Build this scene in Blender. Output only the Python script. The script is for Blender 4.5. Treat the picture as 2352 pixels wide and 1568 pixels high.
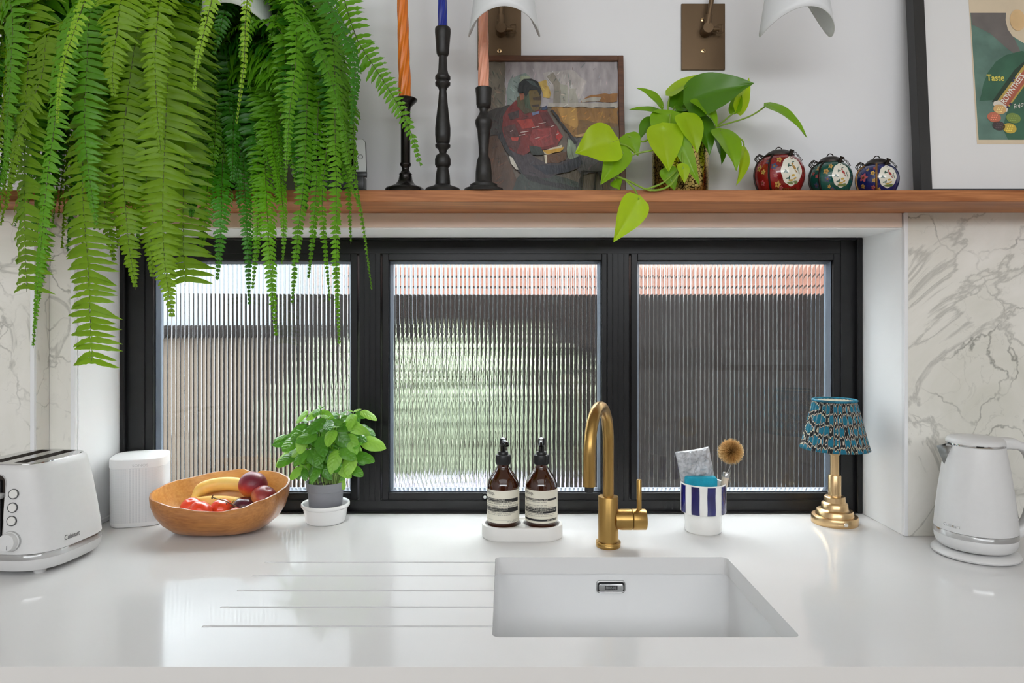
import bpy, bmesh, math, random
from mathutils import Vector, Matrix, Euler, noise as mnoise
PI = math.pi
SC = bpy.context.scene
COL = SC.collection
for _o in list(bpy.data.objects):
    bpy.data.objects.remove(_o)

# ------------------------------------------------------------------ camera, world, sun, area lights, exposure
F = 1600.0                      # focal length in pixels of the 2352 px frame
CX, CY = 1160.0, 734.0          # vanishing point of the lines that run into the wall
ZC = 1.414                      # eye height
ZW = 0.92                       # worktop surface
cam_d = bpy.data.cameras.new('camera')
cam = bpy.data.objects.new('camera', cam_d)
COL.objects.link(cam)
cam.location = (0, 0, ZC)
cam.rotation_euler = (PI / 2, 0, 0)
cam_d.sensor_width = 36.0
cam_d.lens = 36.0 * F / 2352.0
cam_d.shift_x = (1176 - CX) / 2352.0
cam_d.shift_y = -(784 - CY) / 2352.0
cam_d.clip_start = 0.05
SC.camera = cam

world = bpy.data.worlds.new('sky')
SC.world = world
world.use_nodes = True
_bg = world.node_tree.nodes['Background']
_bg.inputs[0].default_value = (0.86, 0.93, 1.0, 1)
_bg.inputs[1].default_value = 8.0

def lamp(name, kind, loc, target, energy, color=(1, 1, 1), size=None):
    d = bpy.data.lights.new(name, kind)
    d.energy = energy
    d.color = color
    if kind == 'AREA':
        d.shape = 'RECTANGLE'
        d.size, d.size_y = size
    o = bpy.data.objects.new(name, d)
    COL.objects.link(o)
    o.location = loc
    o.rotation_euler = (Vector(target) - Vector(loc)).to_track_quat('-Z', 'Y').to_euler()
    return o

_sun = lamp('sun', 'SUN', (3, 1, 6), (0.6, 4.2, 0.6), 3.0, (1.0, 0.94, 0.85))
_sun.data.angle = math.radians(1.0)
# added area lights fill the room from the ceiling and from high behind
lamp('ceiling_fill', 'AREA', (0.0, -0.55, 2.58), (0.0, -0.35, 0.0), 12, (0.95, 0.975, 1.0), (2.6, 1.3))
lamp('back_fill', 'AREA', (0.0, -2.5, 2.32), (0.0, 1.6, 1.3), 50, (0.93, 0.965, 1.0), (4.2, 0.5))
lamp('yard_sky_fill', 'AREA', (0.7, 3.3, 3.6), (-0.05, 1.45, 0.9), 420, (1.0, 0.99, 0.97), (3.4, 1.5))  # added area light out of view, standing in for bright sky over the yard
SC.view_settings.view_transform = 'Standard'
SC.view_settings.look = 'None'
SC.view_settings.gamma = 1.0
SC.view_settings.use_curve_mapping = False
SC.view_settings.exposure = 0.32
SC.cycles.max_bounces = 10
SC.cycles.diffuse_bounces = 4
SC.cycles.glossy_bounces = 4
SC.cycles.transmission_bounces = 8
SC.cycles.transparent_max_bounces = 12
SC.cycles.sample_clamp_indirect = 6.0

# ------------------------------------------------------------------ helpers
def PX(px, D): return (px - CX) * D / F
def PZ(py, D): return ZC - (py - CY) * D / F
def P(px, py, D): return Vector((PX(px, D), D, PZ(py, D)))
def DW(py): return (ZC - ZW) * F / (py - CY)      # distance of a worktop point seen at row py

def srgb(r, g, b):
    def f(c):
        c /= 255.0
        return c / 12.92 if c <= 0.04045 else ((c + 0.055) / 1.055) ** 2.4
    return (f(r), f(g), f(b), 1.0)

MATS = {}
def mat(name, color=(0.8, 0.8, 0.8, 1), rough=0.5, metal=0.0, var=0.0, vscale=8.0, bump=0.0, bscale=60.0,
        stretch=(1, 1, 1), sss=0.0, coat=0.0, trans=0.0, ior=1.5, spec=None, color2=None, detail=4.0, sheen=0.0, rvar=0.0):
    """Principled material whose colour drifts between two tones by noise, with fine relief."""
    if name in MATS: return MATS[name]
    m = bpy.data.materials.new(name)
    m.use_nodes = True
    nt = m.node_tree
    b = nt.nodes['Principled BSDF']
    b.inputs['Base Color'].default_value = color
    b.inputs['Roughness'].default_value = rough
    b.inputs['Metallic'].default_value = metal
    b.inputs['IOR'].default_value = ior
    if spec is not None: b.inputs['Specular IOR Level'].default_value = spec
    if coat: b.inputs['Coat Weight'].default_value = coat; b.inputs['Coat Roughness'].default_value = 0.08
    if trans: b.inputs['Transmission Weight'].default_value = trans
    if sss: b.inputs['Subsurface Weight'].default_value = sss; b.inputs['Subsurface Radius'].default_value = (0.01, 0.006, 0.004)
    if sheen: b.inputs['Sheen Weight'].default_value = sheen
    tc = nt.nodes.new('ShaderNodeTexCoord')
    mp = nt.nodes.new('ShaderNodeMapping')
    mp.inputs['Scale'].default_value = stretch
    nt.links.new(tc.outputs['Object'], mp.inputs['Vector'])
    if var or color2:
        n = nt.nodes.new('ShaderNodeTexNoise')
        n.inputs['Scale'].default_value = vscale
        n.inputs['Detail'].default_value = detail
        nt.links.new(mp.outputs[0], n.inputs['Vector'])
        r = nt.nodes.new('ShaderNodeValToRGB')
        r.color_ramp.elements[0].position = 0.34
        r.color_ramp.elements[1].position = 0.66
        c2 = color2 or tuple(min(1, c * (1 + var)) for c in color[:3]) + (1,)
        c1 = color if color2 else tuple(c * (1 - var) for c in color[:3]) + (1,)
        r.color_ramp.elements[0].color = c1
        r.color_ramp.elements[1].color = c2
        nt.links.new(n.outputs[0], r.inputs[0])
        nt.links.new(r.outputs[0], b.inputs['Base Color'])
        if rvar:
            mr = nt.nodes.new('ShaderNodeMapRange')
            mr.inputs[3].default_value = max(0, rough - rvar); mr.inputs[4].default_value = rough + rvar
            nt.links.new(n.outputs[0], mr.inputs[0]); nt.links.new(mr.outputs[0], b.inputs['Roughness'])
    if bump:
        n2 = nt.nodes.new('ShaderNodeTexNoise')
        n2.inputs['Scale'].default_value = bscale
        n2.inputs['Detail'].default_value = 3
        nt.links.new(mp.outputs[0], n2.inputs['Vector'])
        bp = nt.nodes.new('ShaderNodeBump')
        bp.inputs['Strength'].default_value = bump
        bp.inputs['Distance'].default_value = 0.002
        nt.links.new(n2.outputs[0], bp.inputs['Height'])
        nt.links.new(bp.outputs[0], b.inputs['Normal'])
    MATS[name] = m
    return m

def nodes_of(m):
    return m.node_tree.nodes, m.node_tree.links, m.node_tree.nodes['Principled BSDF']

def wood(name, c1, c2, axis='X', scale=14.0, rough=0.35, dist=3.0, coat=0.0, stretch=0.12, spec=None):
    if name in MATS: return MATS[name]
    m = mat(name, c1, rough, coat=coat, spec=spec)
    N, L, b = nodes_of(m)
    tc = N.new('ShaderNodeTexCoord'); mp = N.new('ShaderNodeMapping')
    s = {'X': (stretch, 1, 1), 'Y': (1, stretch, 1), 'Z': (1, 1, stretch)}[axis]
    mp.inputs['Scale'].default_value = s
    L.new(tc.outputs['Object'], mp.inputs[0])
    n1 = N.new('ShaderNodeTexNoise'); n1.inputs['Scale'].default_value = scale; n1.inputs['Detail'].default_value = 5; n1.inputs['Distortion'].default_value = dist
    n2 = N.new('ShaderNodeTexNoise'); n2.inputs['Scale'].default_value = scale * 14; n2.inputs['Detail'].default_value = 3
    L.new(mp.outputs[0], n1.inputs['Vector']); L.new(mp.outputs[0], n2.inputs['Vector'])
    mx = N.new('ShaderNodeMath'); mx.operation = 'MULTIPLY_ADD'; mx.inputs[1].default_value = 0.45
    L.new(n2.outputs[0], mx.inputs[0])
    sc = N.new('ShaderNodeMath'); sc.operation = 'MULTIPLY'; sc.inputs[1].default_value = 0.6
    L.new(n1.outputs[0], sc.inputs[0]); L.new(sc.outputs[0], mx.inputs[2])
    r = N.new('ShaderNodeValToRGB')
    r.color_ramp.elements[0].position = 0.38; r.color_ramp.elements[0].color = c1
    r.color_ramp.elements[1].position = 0.66; r.color_ramp.elements[1].color = c2
    L.new(mx.outputs[0], r.inputs[0]); L.new(r.outputs[0], b.inputs['Base Color'])
    bp = N.new('ShaderNodeBump'); bp.inputs['Strength'].default_value = 0.15; bp.inputs['Distance'].default_value = 0.001
    L.new(n2.outputs[0], bp.inputs['Height']); L.new(bp.outputs[0], b.inputs['Normal'])
    return m

def marble(name, base, tint, vein):
    m = mat(name, base, 0.22)
    N, L, b = nodes_of(m)
    tc = N.new('ShaderNodeTexCoord')
    def noise(scale, detail, dist=0.0, rough=0.55):
        n = N.new('ShaderNodeTexNoise')
        n.inputs['Scale'].default_value = scale; n.inputs['Detail'].default_value = detail
        n.inputs['Distortion'].default_value = dist; n.inputs['Roughness'].default_value = rough
        L.new(tc.outputs['Object'], n.inputs['Vector']); return n
    def math_(op, a, bv):
        k = N.new('ShaderNodeMath'); k.operation = op
        L.new(a, k.inputs[0])
        if isinstance(bv, float): k.inputs[1].default_value = bv
        else: L.new(bv, k.inputs[1])
        return k.outputs[0]
    def line(out, w):                       # thin ridge where the field crosses one half
        a = math_('ABSOLUTE', math_('SUBTRACT', out, 0.5), 0.0)
        mr = N.new('ShaderNodeMapRange'); mr.inputs[1].default_value = 0.0; mr.inputs[2].default_value = w
        mr.inputs[3].default_value = 1.0; mr.inputs[4].default_value = 0.0
        L.new(a, mr.inputs[0]); return mr.outputs[0]
    big = noise(3.2, 6, 1.2)
    cloud = noise(5.5, 4, 0.6)
    # cracked veins: distance to the cell edges of a warped voronoi
    wv = N.new('ShaderNodeVectorMath'); wv.operation = 'MULTIPLY_ADD'
    wn = noise(6.0, 5, 0.0)
    L.new(wn.outputs['Color'], wv.inputs[0]); wv.inputs[1].default_value = (0.22, 0.22, 0.22); L.new(tc.outputs['Object'], wv.inputs[2])
    vo = N.new('ShaderNodeTexVoronoi'); vo.feature = 'DISTANCE_TO_EDGE'; vo.inputs['Scale'].default_value = 6.0
    L.new(wv.outputs[0], vo.inputs['Vector'])
    mr = N.new('ShaderNodeMapRange'); mr.inputs[1].default_value = 0.0; mr.inputs[2].default_value = 0.022
    mr.inputs[3].default_value = 1.0; mr.inputs[4].default_value = 0.0
    L.new(vo.outputs['Distance'], mr.inputs[0])
    gate = N.new('ShaderNodeMapRange'); gate.inputs[1].default_value = 0.44; gate.inputs[2].default_value = 0.62
    L.new(cloud.outputs[0], gate.inputs[0])
    v1 = math_('MULTIPLY', mr.outputs[0], gate.outputs[0])
    v2 = math_('MULTIPLY', line(big.outputs[0], 0.02), 0.55)
    fine = noise(9.0, 4, 1.0, 0.55)
    v3 = math_('MULTIPLY', line(fine.outputs[0], 0.012), gate.outputs[0])
    v = math_('MAXIMUM', math_('MAXIMUM', v1, v2), math_('MULTIPLY', v3, 0.22))
    mx = N.new('ShaderNodeMix'); mx.data_type = 'RGBA'
    cr = N.new('ShaderNodeMapRange'); cr.inputs[1].default_value = 0.35; cr.inputs[2].default_value = 0.7
    L.new(big.outputs[0], cr.inputs[0]); L.new(cr.outputs[0], mx.inputs[0])
    mx.inputs[6].default_value = base; mx.inputs[7].default_value = tint
    m2 = N.new('ShaderNodeMix'); m2.data_type = 'RGBA'
    L.new(math_('MULTIPLY', v, 0.8), m2.inputs[0]); L.new(mx.outputs[2], m2.inputs[6]); m2.inputs[7].default_value = vein
    L.new(m2.outputs[2], b.inputs['Base Color'])
    return m

# ---- object tree
def tag(o, label=None, cat=None, group=None, kind=None):
    if label: o['label'] = label
    if cat: o['category'] = cat
    if group: o['group'] = group
    if kind: o['kind'] = kind
    return o

def thing(name, label, cat, loc=(0, 0, 0), rotz=0.0, group=None, rot=None):
    o = bpy.data.objects.new(name, None)
    o.empty_display_size = 0.05
    COL.objects.link(o)
    o.location = loc
    o.rotation_euler = rot if rot else (0, 0, rotz)
    return tag(o, label, cat, group)

def obj(name, bm, m, parent=None, smooth=True, loc=None, rot=None, angle=40, label=None):
    """Link a bmesh as ONE mesh object; m is a material or a list of materials."""
    me = bpy.data.meshes.new(name)
    bmesh.ops.recalc_face_normals(bm, faces=bm.faces) if getattr(bm, '_fix', True) is True else None
    if smooth:
        for f in bm.faces: f.smooth = True
        lim = math.radians(angle)
        for e in bm.edges:
            if len(e.link_faces) == 2 and e.calc_face_angle(0) > lim: e.smooth = False
    bm.to_mesh(me)
    bm.free()
    for x in (m if isinstance(m, (list, tuple)) else [m]): me.materials.append(x)
    o = bpy.data.objects.new(name, me)
    COL.objects.link(o)
    if parent: o.parent = parent
    if loc is not None: o.location = loc
    if rot is not None: o.rotation_euler = rot
    if label: o['label'] = label
    return o

def obj_raw(name, verts, faces, m, parent=None, smooth=True, mi=None):
    me = bpy.data.meshes.new(name)
    me.from_pydata(verts, [], faces)
    for x in (m if isinstance(m, (list, tuple)) else [m]): me.materials.append(x)
    if smooth: me.polygons.foreach_set('use_smooth', [True] * len(me.polygons))
    if mi: me.polygons.foreach_set('material_index', mi)
    me.update()
    o = bpy.data.objects.new(name, me)
    COL.objects.link(o)
    if parent: o.parent = parent
    return o

def NB(): return bmesh.new()

def box(bm, x0, x1, y0, y1, z0, z1, bev=0.0, seg=2, mi=0):
    t = bmesh.new()
    bmesh.ops.create_cube(t, size=1)
    for v in t.verts:
        v.co = Vector(((x0 + x1) / 2 + v.co.x * (x1 - x0), (y0 + y1) / 2 + v.co.y * (y1 - y0), (z0 + z1) / 2 + v.co.z * (z1 - z0)))
    if bev: bmesh.ops.bevel(t, geom=list(t.edges), offset=bev, segments=seg, profile=0.5, affect='EDGES')
    merge(bm, t, mi)
    return bm

def merge(bm, t, mi=0, M=None):
    vm = {}
    for v in t.verts: vm[v] = bm.verts.new(M @ v.co if M else v.co)
    for f in t.faces:
        try:
            g = bm.faces.new([vm[v] for v in f.verts]); g.material_index = mi if mi is not None else f.material_index
        except ValueError: pass
    t.free()

def lathe(bm, prof, seg=40, c=(0, 0, 0), mi=0, M=None, sx=1.0, sy=1.0):
    """Turn a profile [(r, z), ...] about Z; r = 0 closes to a point."""
    rings = []
    T = (lambda v: M @ v) if M else (lambda v: v)
    for r, z in prof:
        if r <= 1e-7: rings.append([bm.verts.new(T(Vector((c[0], c[1], c[2] + z))))])
        else: rings.append([bm.verts.new(T(Vector((c[0] + sx * r * math.cos(2 * PI * k / seg), c[1] + sy * r * math.sin(2 * PI * k / seg), c[2] + z)))) for k in range(seg)])
    for a, b in zip(rings, rings[1:]):
        for k in range(seg):
            k2 = (k + 1) % seg
            if len(a) == 1 and len(b) == 1: continue
            if len(a) == 1: vs = [a[0], b[k2], b[k]]
            elif len(b) == 1: vs = [a[k], a[k2], b[0]]
            else: vs = [a[k], a[k2], b[k2], b[k]]
            f = bm.faces.new(vs); f.material_index = mi
    return bm

def tube(bm, pts, r, seg=8, cap=True, mi=0, closed=False):
    """Sweep a circle (radius r or list of radii) along points with a transported frame."""
    pts = [Vector(p) for p in pts]
    n = len(pts)
    R = r if isinstance(r, (list, tuple)) else [r] * n
    up = None; rings = []
    for i, p in enumerate(pts):
        if closed: t = (pts[(i + 1) % n] - pts[i - 1])
        else: t = (pts[min(i + 1, n - 1)] - pts[max(i - 1, 0)])
        t = t.normalized() if t.length > 1e-9 else Vector((0, 0, 1))
        if up is None:
            up = t.orthogonal().normalized()
        up = (up - t * up.dot(t))
        up = up.normalized() if up.length > 1e-6 else t.orthogonal().normalized()
        s = t.cross(up)
        rings.append([bm.verts.new(p + (up * math.cos(2 * PI * k / seg) + s * math.sin(2 * PI * k / seg)) * R[i]) for k in range(seg)])
    pairs = list(zip(rings, rings[1:])) + ([(rings[-1], rings[0])] if closed else [])
    for a, b in pairs:
        for k in range(seg):
            f = bm.faces.new([a[k], a[(k + 1) % seg], b[(k + 1) % seg], b[k]]); f.material_index = mi
    if cap and not closed:
        f = bm.faces.new(rings[0][::-1]); f.material_index = mi
        f = bm.faces.new(rings[-1]); f.material_index = mi
    return bm

def spline(pts, n=24):
    """Catmull-Rom through the points."""
    pts = [Vector(p) for p in pts]
    q = [pts[0] * 2 - pts[1]] + pts + [pts[-1] * 2 - pts[-2]]
    out = []
    m = len(pts) - 1
    for i in range(n + 1):
        u = i / n * m
        k = min(int(u), m - 1); t = u - k
        a, b, c, d = q[k], q[k + 1], q[k + 2], q[k + 3]
        out.append(0.5 * ((2 * b) + (c - a) * t + (2 * a - 5 * b + 4 * c - d) * t * t + (3 * b - a - 3 * c + d) * t ** 3))
    return out

def rrect(w, d, r, n=6, cx=0, cy=0):
    """Rounded rectangle outline in XY."""
    out = []
    for sx, sy, a0 in ((1, 1, 0), (-1, 1, 90), (-1, -1, 180), (1, -1, 270)):
        for k in range(n + 1):
            a = math.radians(a0 + 90 * k / n)
            out.append((cx + sx * (w / 2 - r) + r * math.cos(a), cy + sy * (d / 2 - r) + r * math.sin(a)))
    return out

def squircle(w, d, p=4.0, n=48):
    out = []
    for k in range(n):
        a = 2 * PI * k / n
        c, s = math.cos(a), math.sin(a)
        out.append((w / 2 * math.copysign(abs(c) ** (2 / p), c), d / 2 * math.copysign(abs(s) ** (2 / p), s)))
    return out

def loft(bm, loops, cap0=True, cap1=True, mi=0):
    """Skin a list of equal-length 3D loops."""
    R = [[bm.verts.new(v) for v in lp] for lp in loops]
    n = len(R[0])
    for a, b in zip(R, R[1:]):
        for k in range(n):
            f = bm.faces.new([a[k], a[(k + 1) % n], b[(k + 1) % n], b[k]]); f.material_index = mi
    if cap0: f = bm.faces.new(R[0][::-1]); f.material_index = mi
    if cap1: f = bm.faces.new(R[-1]); f.material_index = mi
    return R

def prism(bm, outline, z0, z1, mi=0, axis='Z', M=None):
    """Extrude a 2D outline; axis Y puts outline in XZ."""
    def T(x, y, h):
        v = Vector((x, y, h)) if axis == 'Z' else Vector((x, h, y))
        return M @ v if M else v
    return loft(bm, [[T(x, y, z0) for x, y in outline], [T(x, y, z1) for x, y in outline]], mi=mi)

def boolean(o, cutters):
    """Cut the meshes away and bake the result."""
    for c in cutters:
        md = o.modifiers.new('cut', 'BOOLEAN'); md.operation = 'DIFFERENCE'; md.object = c; md.solver = 'EXACT'; md.material_mode = 'TRANSFER'
    bpy.context.view_layer.update()
    dg = bpy.context.evaluated_depsgraph_get()
    me = bpy.data.meshes.new_from_object(o.evaluated_get(dg))
    o.modifiers.clear()
    o.data = me
    for c in cutters: bpy.data.objects.remove(c)

def text_verts(s, size, font_w=1.0, bold=0.0):
    """Flat filled letters as (verts, faces) with the baseline start at the origin."""
    cu = bpy.data.curves.new('txt', 'FONT')
    cu.body = s; cu.size = size; cu.resolution_u = 3; cu.offset = bold * size
    t = bpy.data.objects.new('txt', cu)
    COL.objects.link(t)
    bpy.context.view_layer.update()
    dg = bpy.context.evaluated_depsgraph_get()
    me = bpy.data.meshes.new_from_object(t.evaluated_get(dg))
    V = [(v.co.x * font_w, v.co.y) for v in me.vertices]
    Fc = [tuple(p.vertices) for p in me.polygons]
    bpy.data.objects.remove(t); bpy.data.curves.remove(cu); bpy.data.meshes.remove(me)
    return V, Fc

def put_text(name, s, size, fn, m, parent, font_w=1.0, anchor='L', bold=0.0):
    """Letters laid onto a surface by fn(x, y) -> 3D point."""
    V, Fc = text_verts(s, size, font_w, bold)
    if anchor == 'C':
        mx = (min(v[0] for v in V) + max(v[0] for v in V)) / 2
        V = [(x - mx, y) for x, y in V]
    elif anchor == 'R':
        mx = max(v[0] for v in V)
        V = [(x - mx, y) for x, y in V]
    return obj_raw(name, [fn(x, y) for x, y in V], Fc, m, parent, smooth=False)

def join_raw(parts):
    V, Fc = [], []
    for v, f in parts:
        k = len(V); V += v; Fc += [tuple(i + k for i in q) for q in f]
    return V, Fc
# ------------------------------------------------------------------ setting
M_wall = mat('wall_paint', srgb(236, 236, 238), 0.75, bump=0.05, bscale=120)
M_white = mat('white_reveal_paint', srgb(247, 247, 247), 0.5)
M_beige = mat('beige_strip_shade', srgb(234, 214, 198), 0.6)  # wall strip under the shelf, its shade put into the beige
M_marble = marble('veined_marble', srgb(238, 235, 228), srgb(214, 212, 200), srgb(128, 127, 118))
M_black = mat('black_window_paint', srgb(20, 20, 22), 0.34, var=0.15, vscale=30, spec=.35)
M_bead = mat('grey_glazing_bead', srgb(96, 104, 116), 0.35, 0.3)
M_trim = mat('white_tile_trim', srgb(235, 235, 236), 0.3)
M_floor = wood('oak_floor', srgb(170, 150, 125), srgb(200, 182, 158), 'Y', 9)
M_ceil = mat('ceiling_paint', srgb(240, 240, 238), 0.8)
RX0, RX1, RY0, RZ1 = -2.4, 3.1, -2.6, 2.6
WF = 1.60                                       # face of the window wall
WIN = 1.78                                      # front of the window frame
OX0, OX1, OZ1 = -0.985, 0.915, ZC + 0.213       # the opening

def struct(name, bm, m, **k):
    return tag(obj(name, bm, m, smooth=False, **k), kind='structure')
bm = NB(); box(bm, RX0 - .2, RX1 + .2, RY0 - .2, WF + .25, -.12, 0); struct('floor', bm, M_floor)
bm = NB()
RL = (-1.3, 1.3, -1.2, 0.1)                     # capped recess made for the added ceiling fill light
box(bm, RX0 - .2, RX1 + .2, RL[3], WF + .25, RZ1, RZ1 + .1); box(bm, RX0 - .2, RX1 + .2, RY0 - .2, RL[2], RZ1, RZ1 + .1)
box(bm, RX0 - .2, RL[0], RL[2], RL[3], RZ1, RZ1 + .1); box(bm, RL[1], RX1 + .2, RL[2], RL[3], RZ1, RZ1 + .1)
box(bm, RL[0] - .05, RL[1] + .05, RL[2] - .05, RL[3] + .05, RZ1 + .1, RZ1 + .12)
struct('ceiling', bm, M_ceil)
bm = NB(); box(bm, RX0 - .2, RX0, RY0 - .2, WF, 0, RZ1); struct('wall_left', bm, M_wall)
bm = NB(); box(bm, RX1, RX1 + .2, RY0 - .2, WF, 0, RZ1); struct('wall_right', bm, M_wall)
bm = NB(); box(bm, RX0, RX1, RY0 - .2, RY0, 0, RZ1); struct('wall_back', bm, M_wall)
# added dark door leaves behind the camera, darkening the reflection in the middle pane
M_added_door = mat('added_door_charcoal', srgb(44, 44, 46), .5)
dr = thing('added_door_1', None, None, (-.2, RY0, 0)); dr['kind'] = 'structure'
bm = NB(); box(bm, -1.15, 1.15, 0, .05, 2.05, 2.12); box(bm, -1.15, -1.08, 0, .05, 0, 2.05); box(bm, 1.08, 1.15, 0, .05, 0, 2.05); obj('frame', bm, M_added_door, dr, False)
for s_ in (-1, 1):
    bm = NB(); box(bm, min(0, s_ * 1.08) + .002, max(0, s_ * 1.08) - .002, .005, .04, .005, 2.048, .002, 1); lf = obj('added_door_leaf', bm, M_added_door, dr, False)
    bm = NB(); tube(bm, [(s_ * .07, .04, 1.02), (s_ * .07, .075, 1.02), (s_ * .16, .075, 1.02)], .008, 8); obj('handle', bm, M_bead, lf)
bm = NB(); box(bm, RX0 - .2, RX1 + .2, WF, WF + .26, OZ1, RZ1 + .1); wall = struct('wall_front', bm, M_wall)
bm = NB(); box(bm, RX0 - .2, RX1 + .2, WF, WF + .26, 0, ZW - .0355); struct('wall_front', bm, M_wall)
bm = NB(); box(bm, RX0 - .2, OX0, WF, WF + .26, ZW + .0003, OZ1); wall_l = struct('wall_front', bm, M_wall)
bm = NB(); box(bm, OX1, RX1 + .2, WF, WF + .26, ZW + .0003, OZ1); wall_r = struct('wall_front', bm, M_wall)
# parts of the window wall: white linings of the reveal, strip under the shelf with shade put into its beige, marble, its white trims, the marble pier on the left
SH_Z0, SH_Z1, SH_Y0 = ZC + .244, ZC + .268, 1.44
bm = NB(); box(bm, OX1 - .004, OX1 + .004, WF - .0005, WIN + .02, ZW + .0006, OZ1); obj('reveal_lining', bm, M_white, wall_r, False)
bm = NB(); box(bm, OX0 - .004, OX0 + .004, WF - .0005, WIN + .02, ZW + .0006, OZ1); obj('reveal_lining', bm, M_white, wall_l, False)
bm = NB(); box(bm, OX0 + .004, OX1 - .004, WF - .0005, WIN + .02, OZ1 - .004, OZ1 + .004); obj('reveal_lining', bm, M_white, wall, False)
bm = NB(); box(bm, OX0 + .004, OX1 - .006, WF - .006, WF, OZ1 - .002, SH_Z0, .001); obj('shaded_strip', bm, M_beige, wall, False)
bm = NB(); box(bm, OX1 - .004, OX1 + .004, WF - .012, WF, ZW + .0006, SH_Z0, .001); obj('edge_trim', bm, M_trim, wall_r, False)
bm = NB(); box(bm, OX1 + .0045, RX1, WF - .010, WF + .002, ZW + .0006, SH_Z0); obj('marble_panel', bm, M_marble, wall_r, False)
PIER, PX0, Z0 = 1.540, -1.040, ZW + .0006
bm = NB(); box(bm, PX0, OX0 - .0065, WF - .010, WF + .002, Z0, SH_Z0 - .001); obj('marble_panel', bm, M_marble, wall_l, False)
bm = NB(); box(bm, PX0 - .010, PX0, PIER + .006, WF - .0105, Z0, SH_Z0 - .001); obj('marble_panel', bm, M_marble, wall_l, False)
bm = NB(); box(bm, RX0, PX0 - .010, PIER, PIER + .012, Z0, SH_Z0 - .001); obj('marble_panel', bm, M_marble, wall_l, False)
bm = NB(); box(bm, RX0, PX0 - .011, PIER + .012, WF, Z0, SH_Z0 - .001); obj('pier_core', bm, M_wall, wall_l, False)
bm = NB(); box(bm, PX0 - .0095, PX0 - .0005, PIER - .0005, PIER + .006, Z0, SH_Z0 - .001); obj('edge_trim', bm, M_trim, wall_l, False)
bm = NB(); box(bm, OX0 - .006, OX0 + .004, WF - .012, WF + .002, Z0, OZ1, .001); obj('edge_trim', bm, M_trim, wall_l, False)
bm = NB(); box(bm, OX0 + .004, OX0 + .012, WF + .004, WIN - .002, Z0, ZW + .012, .002); obj('quadrant_bead', bm, M_trim, wall_l, False)

# ---- the window: outer frame with two mullions, three sashes with grey beads and reeded panes
win = thing('window_1', None, None, (0, WIN, ZW)); win['kind'] = 'structure'
def WX(px, D=WIN): return PX(px, D)
def rz(py, D=WIN): return PZ(py, D) - ZW
def ring(bm, x0, x1, z0, z1, t, y0, y1, bev=.0012):
    l, r, b_, tp = t
    box(bm, x0, x0 + l, y0, y1, z0, z1, bev, 1); box(bm, x1 - r, x1, y0, y1, z0, z1, bev, 1)
    box(bm, x0 + l, x1 - r, y0, y1, z0, z0 + b_, bev, 1); box(bm, x0 + l, x1 - r, y0, y1, z1 - tp, z1, bev, 1)
fx0, fx1, fz1 = OX0 + .004, OX1 - .004, OZ1 - .004 - ZW
bm = NB(); ring(bm, fx0, fx1, 0.0005, fz1, (.056, .050, .031, .040), 0.006, .07)
box(bm, WX(824), WX(873), .006, .07, .028, fz1 - .038, .0012, 1); box(bm, WX(1396), WX(1446), .006, .07, .028, fz1 - .038, .0012, 1)
for px in (835, 848, 861, 1408, 1421, 1434): box(bm, WX(px) - .0012, WX(px) + .0012, .0045, .01, .03, fz1 - .04, .0006, 1)
obj('frame', bm, M_black, win, False)
bm = NB(); ring(bm, fx0, fx1, 0.0005, fz1, (.012, .014, .004, .006), -.008, .008, .002)
obj('frame_lip', bm, M_black, win, False)
# reeded glass: flat inner face, scalloped outer face
M_glass = bpy.data.materials.new('reeded_glass'); M_glass.use_nodes = True
_n = M_glass.node_tree.nodes; _n.remove(_n['Principled BSDF'])
_g = _n.new('ShaderNodeBsdfGlass'); _g.inputs['Roughness'].default_value = 0.0; _g.inputs['IOR'].default_value = 1.45
_g.inputs['Color'].default_value = (0.97, 0.985, 0.98, 1)
M_glass.node_tree.links.new(_g.outputs[0], _n['Material Output'].inputs[0])
def reeded(x0, x1, z0, z1, y, pitch=.0111, depth=.0019, th=.0045, sub=10):
    n = max(1, round((x1 - x0) / pitch)); p = (x1 - x0) / n
    xs, ys = [], []
    for i in range(n):
        for k in range(sub):
            u = k / sub
            xs.append(x0 + p * (i + u)); ys.append(y + th + depth * (1 - (2 * u - 1) ** 2) ** .8)
    xs.append(x1); ys.append(y + th)
    m = len(xs); V = []
    for z in (z0, z1):
        V += [(xs[i], ys[i], z) for i in range(m)] + [(x1, y, z), (x0, y, z)]
    k = m + 2
    Fc = [(i + 1, i, i + k, i + 1 + k) for i in range(m - 1)]
    Fc += [(m, m - 1, m - 1 + k, m + k), (m + 1, m, m + k, m + 1 + k), (0, m + 1, m + 1 + k, k)]
    Fc += [tuple(range(k)), tuple(range(2 * k - 1, k - 1, -1))]
    return V, Fc
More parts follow.
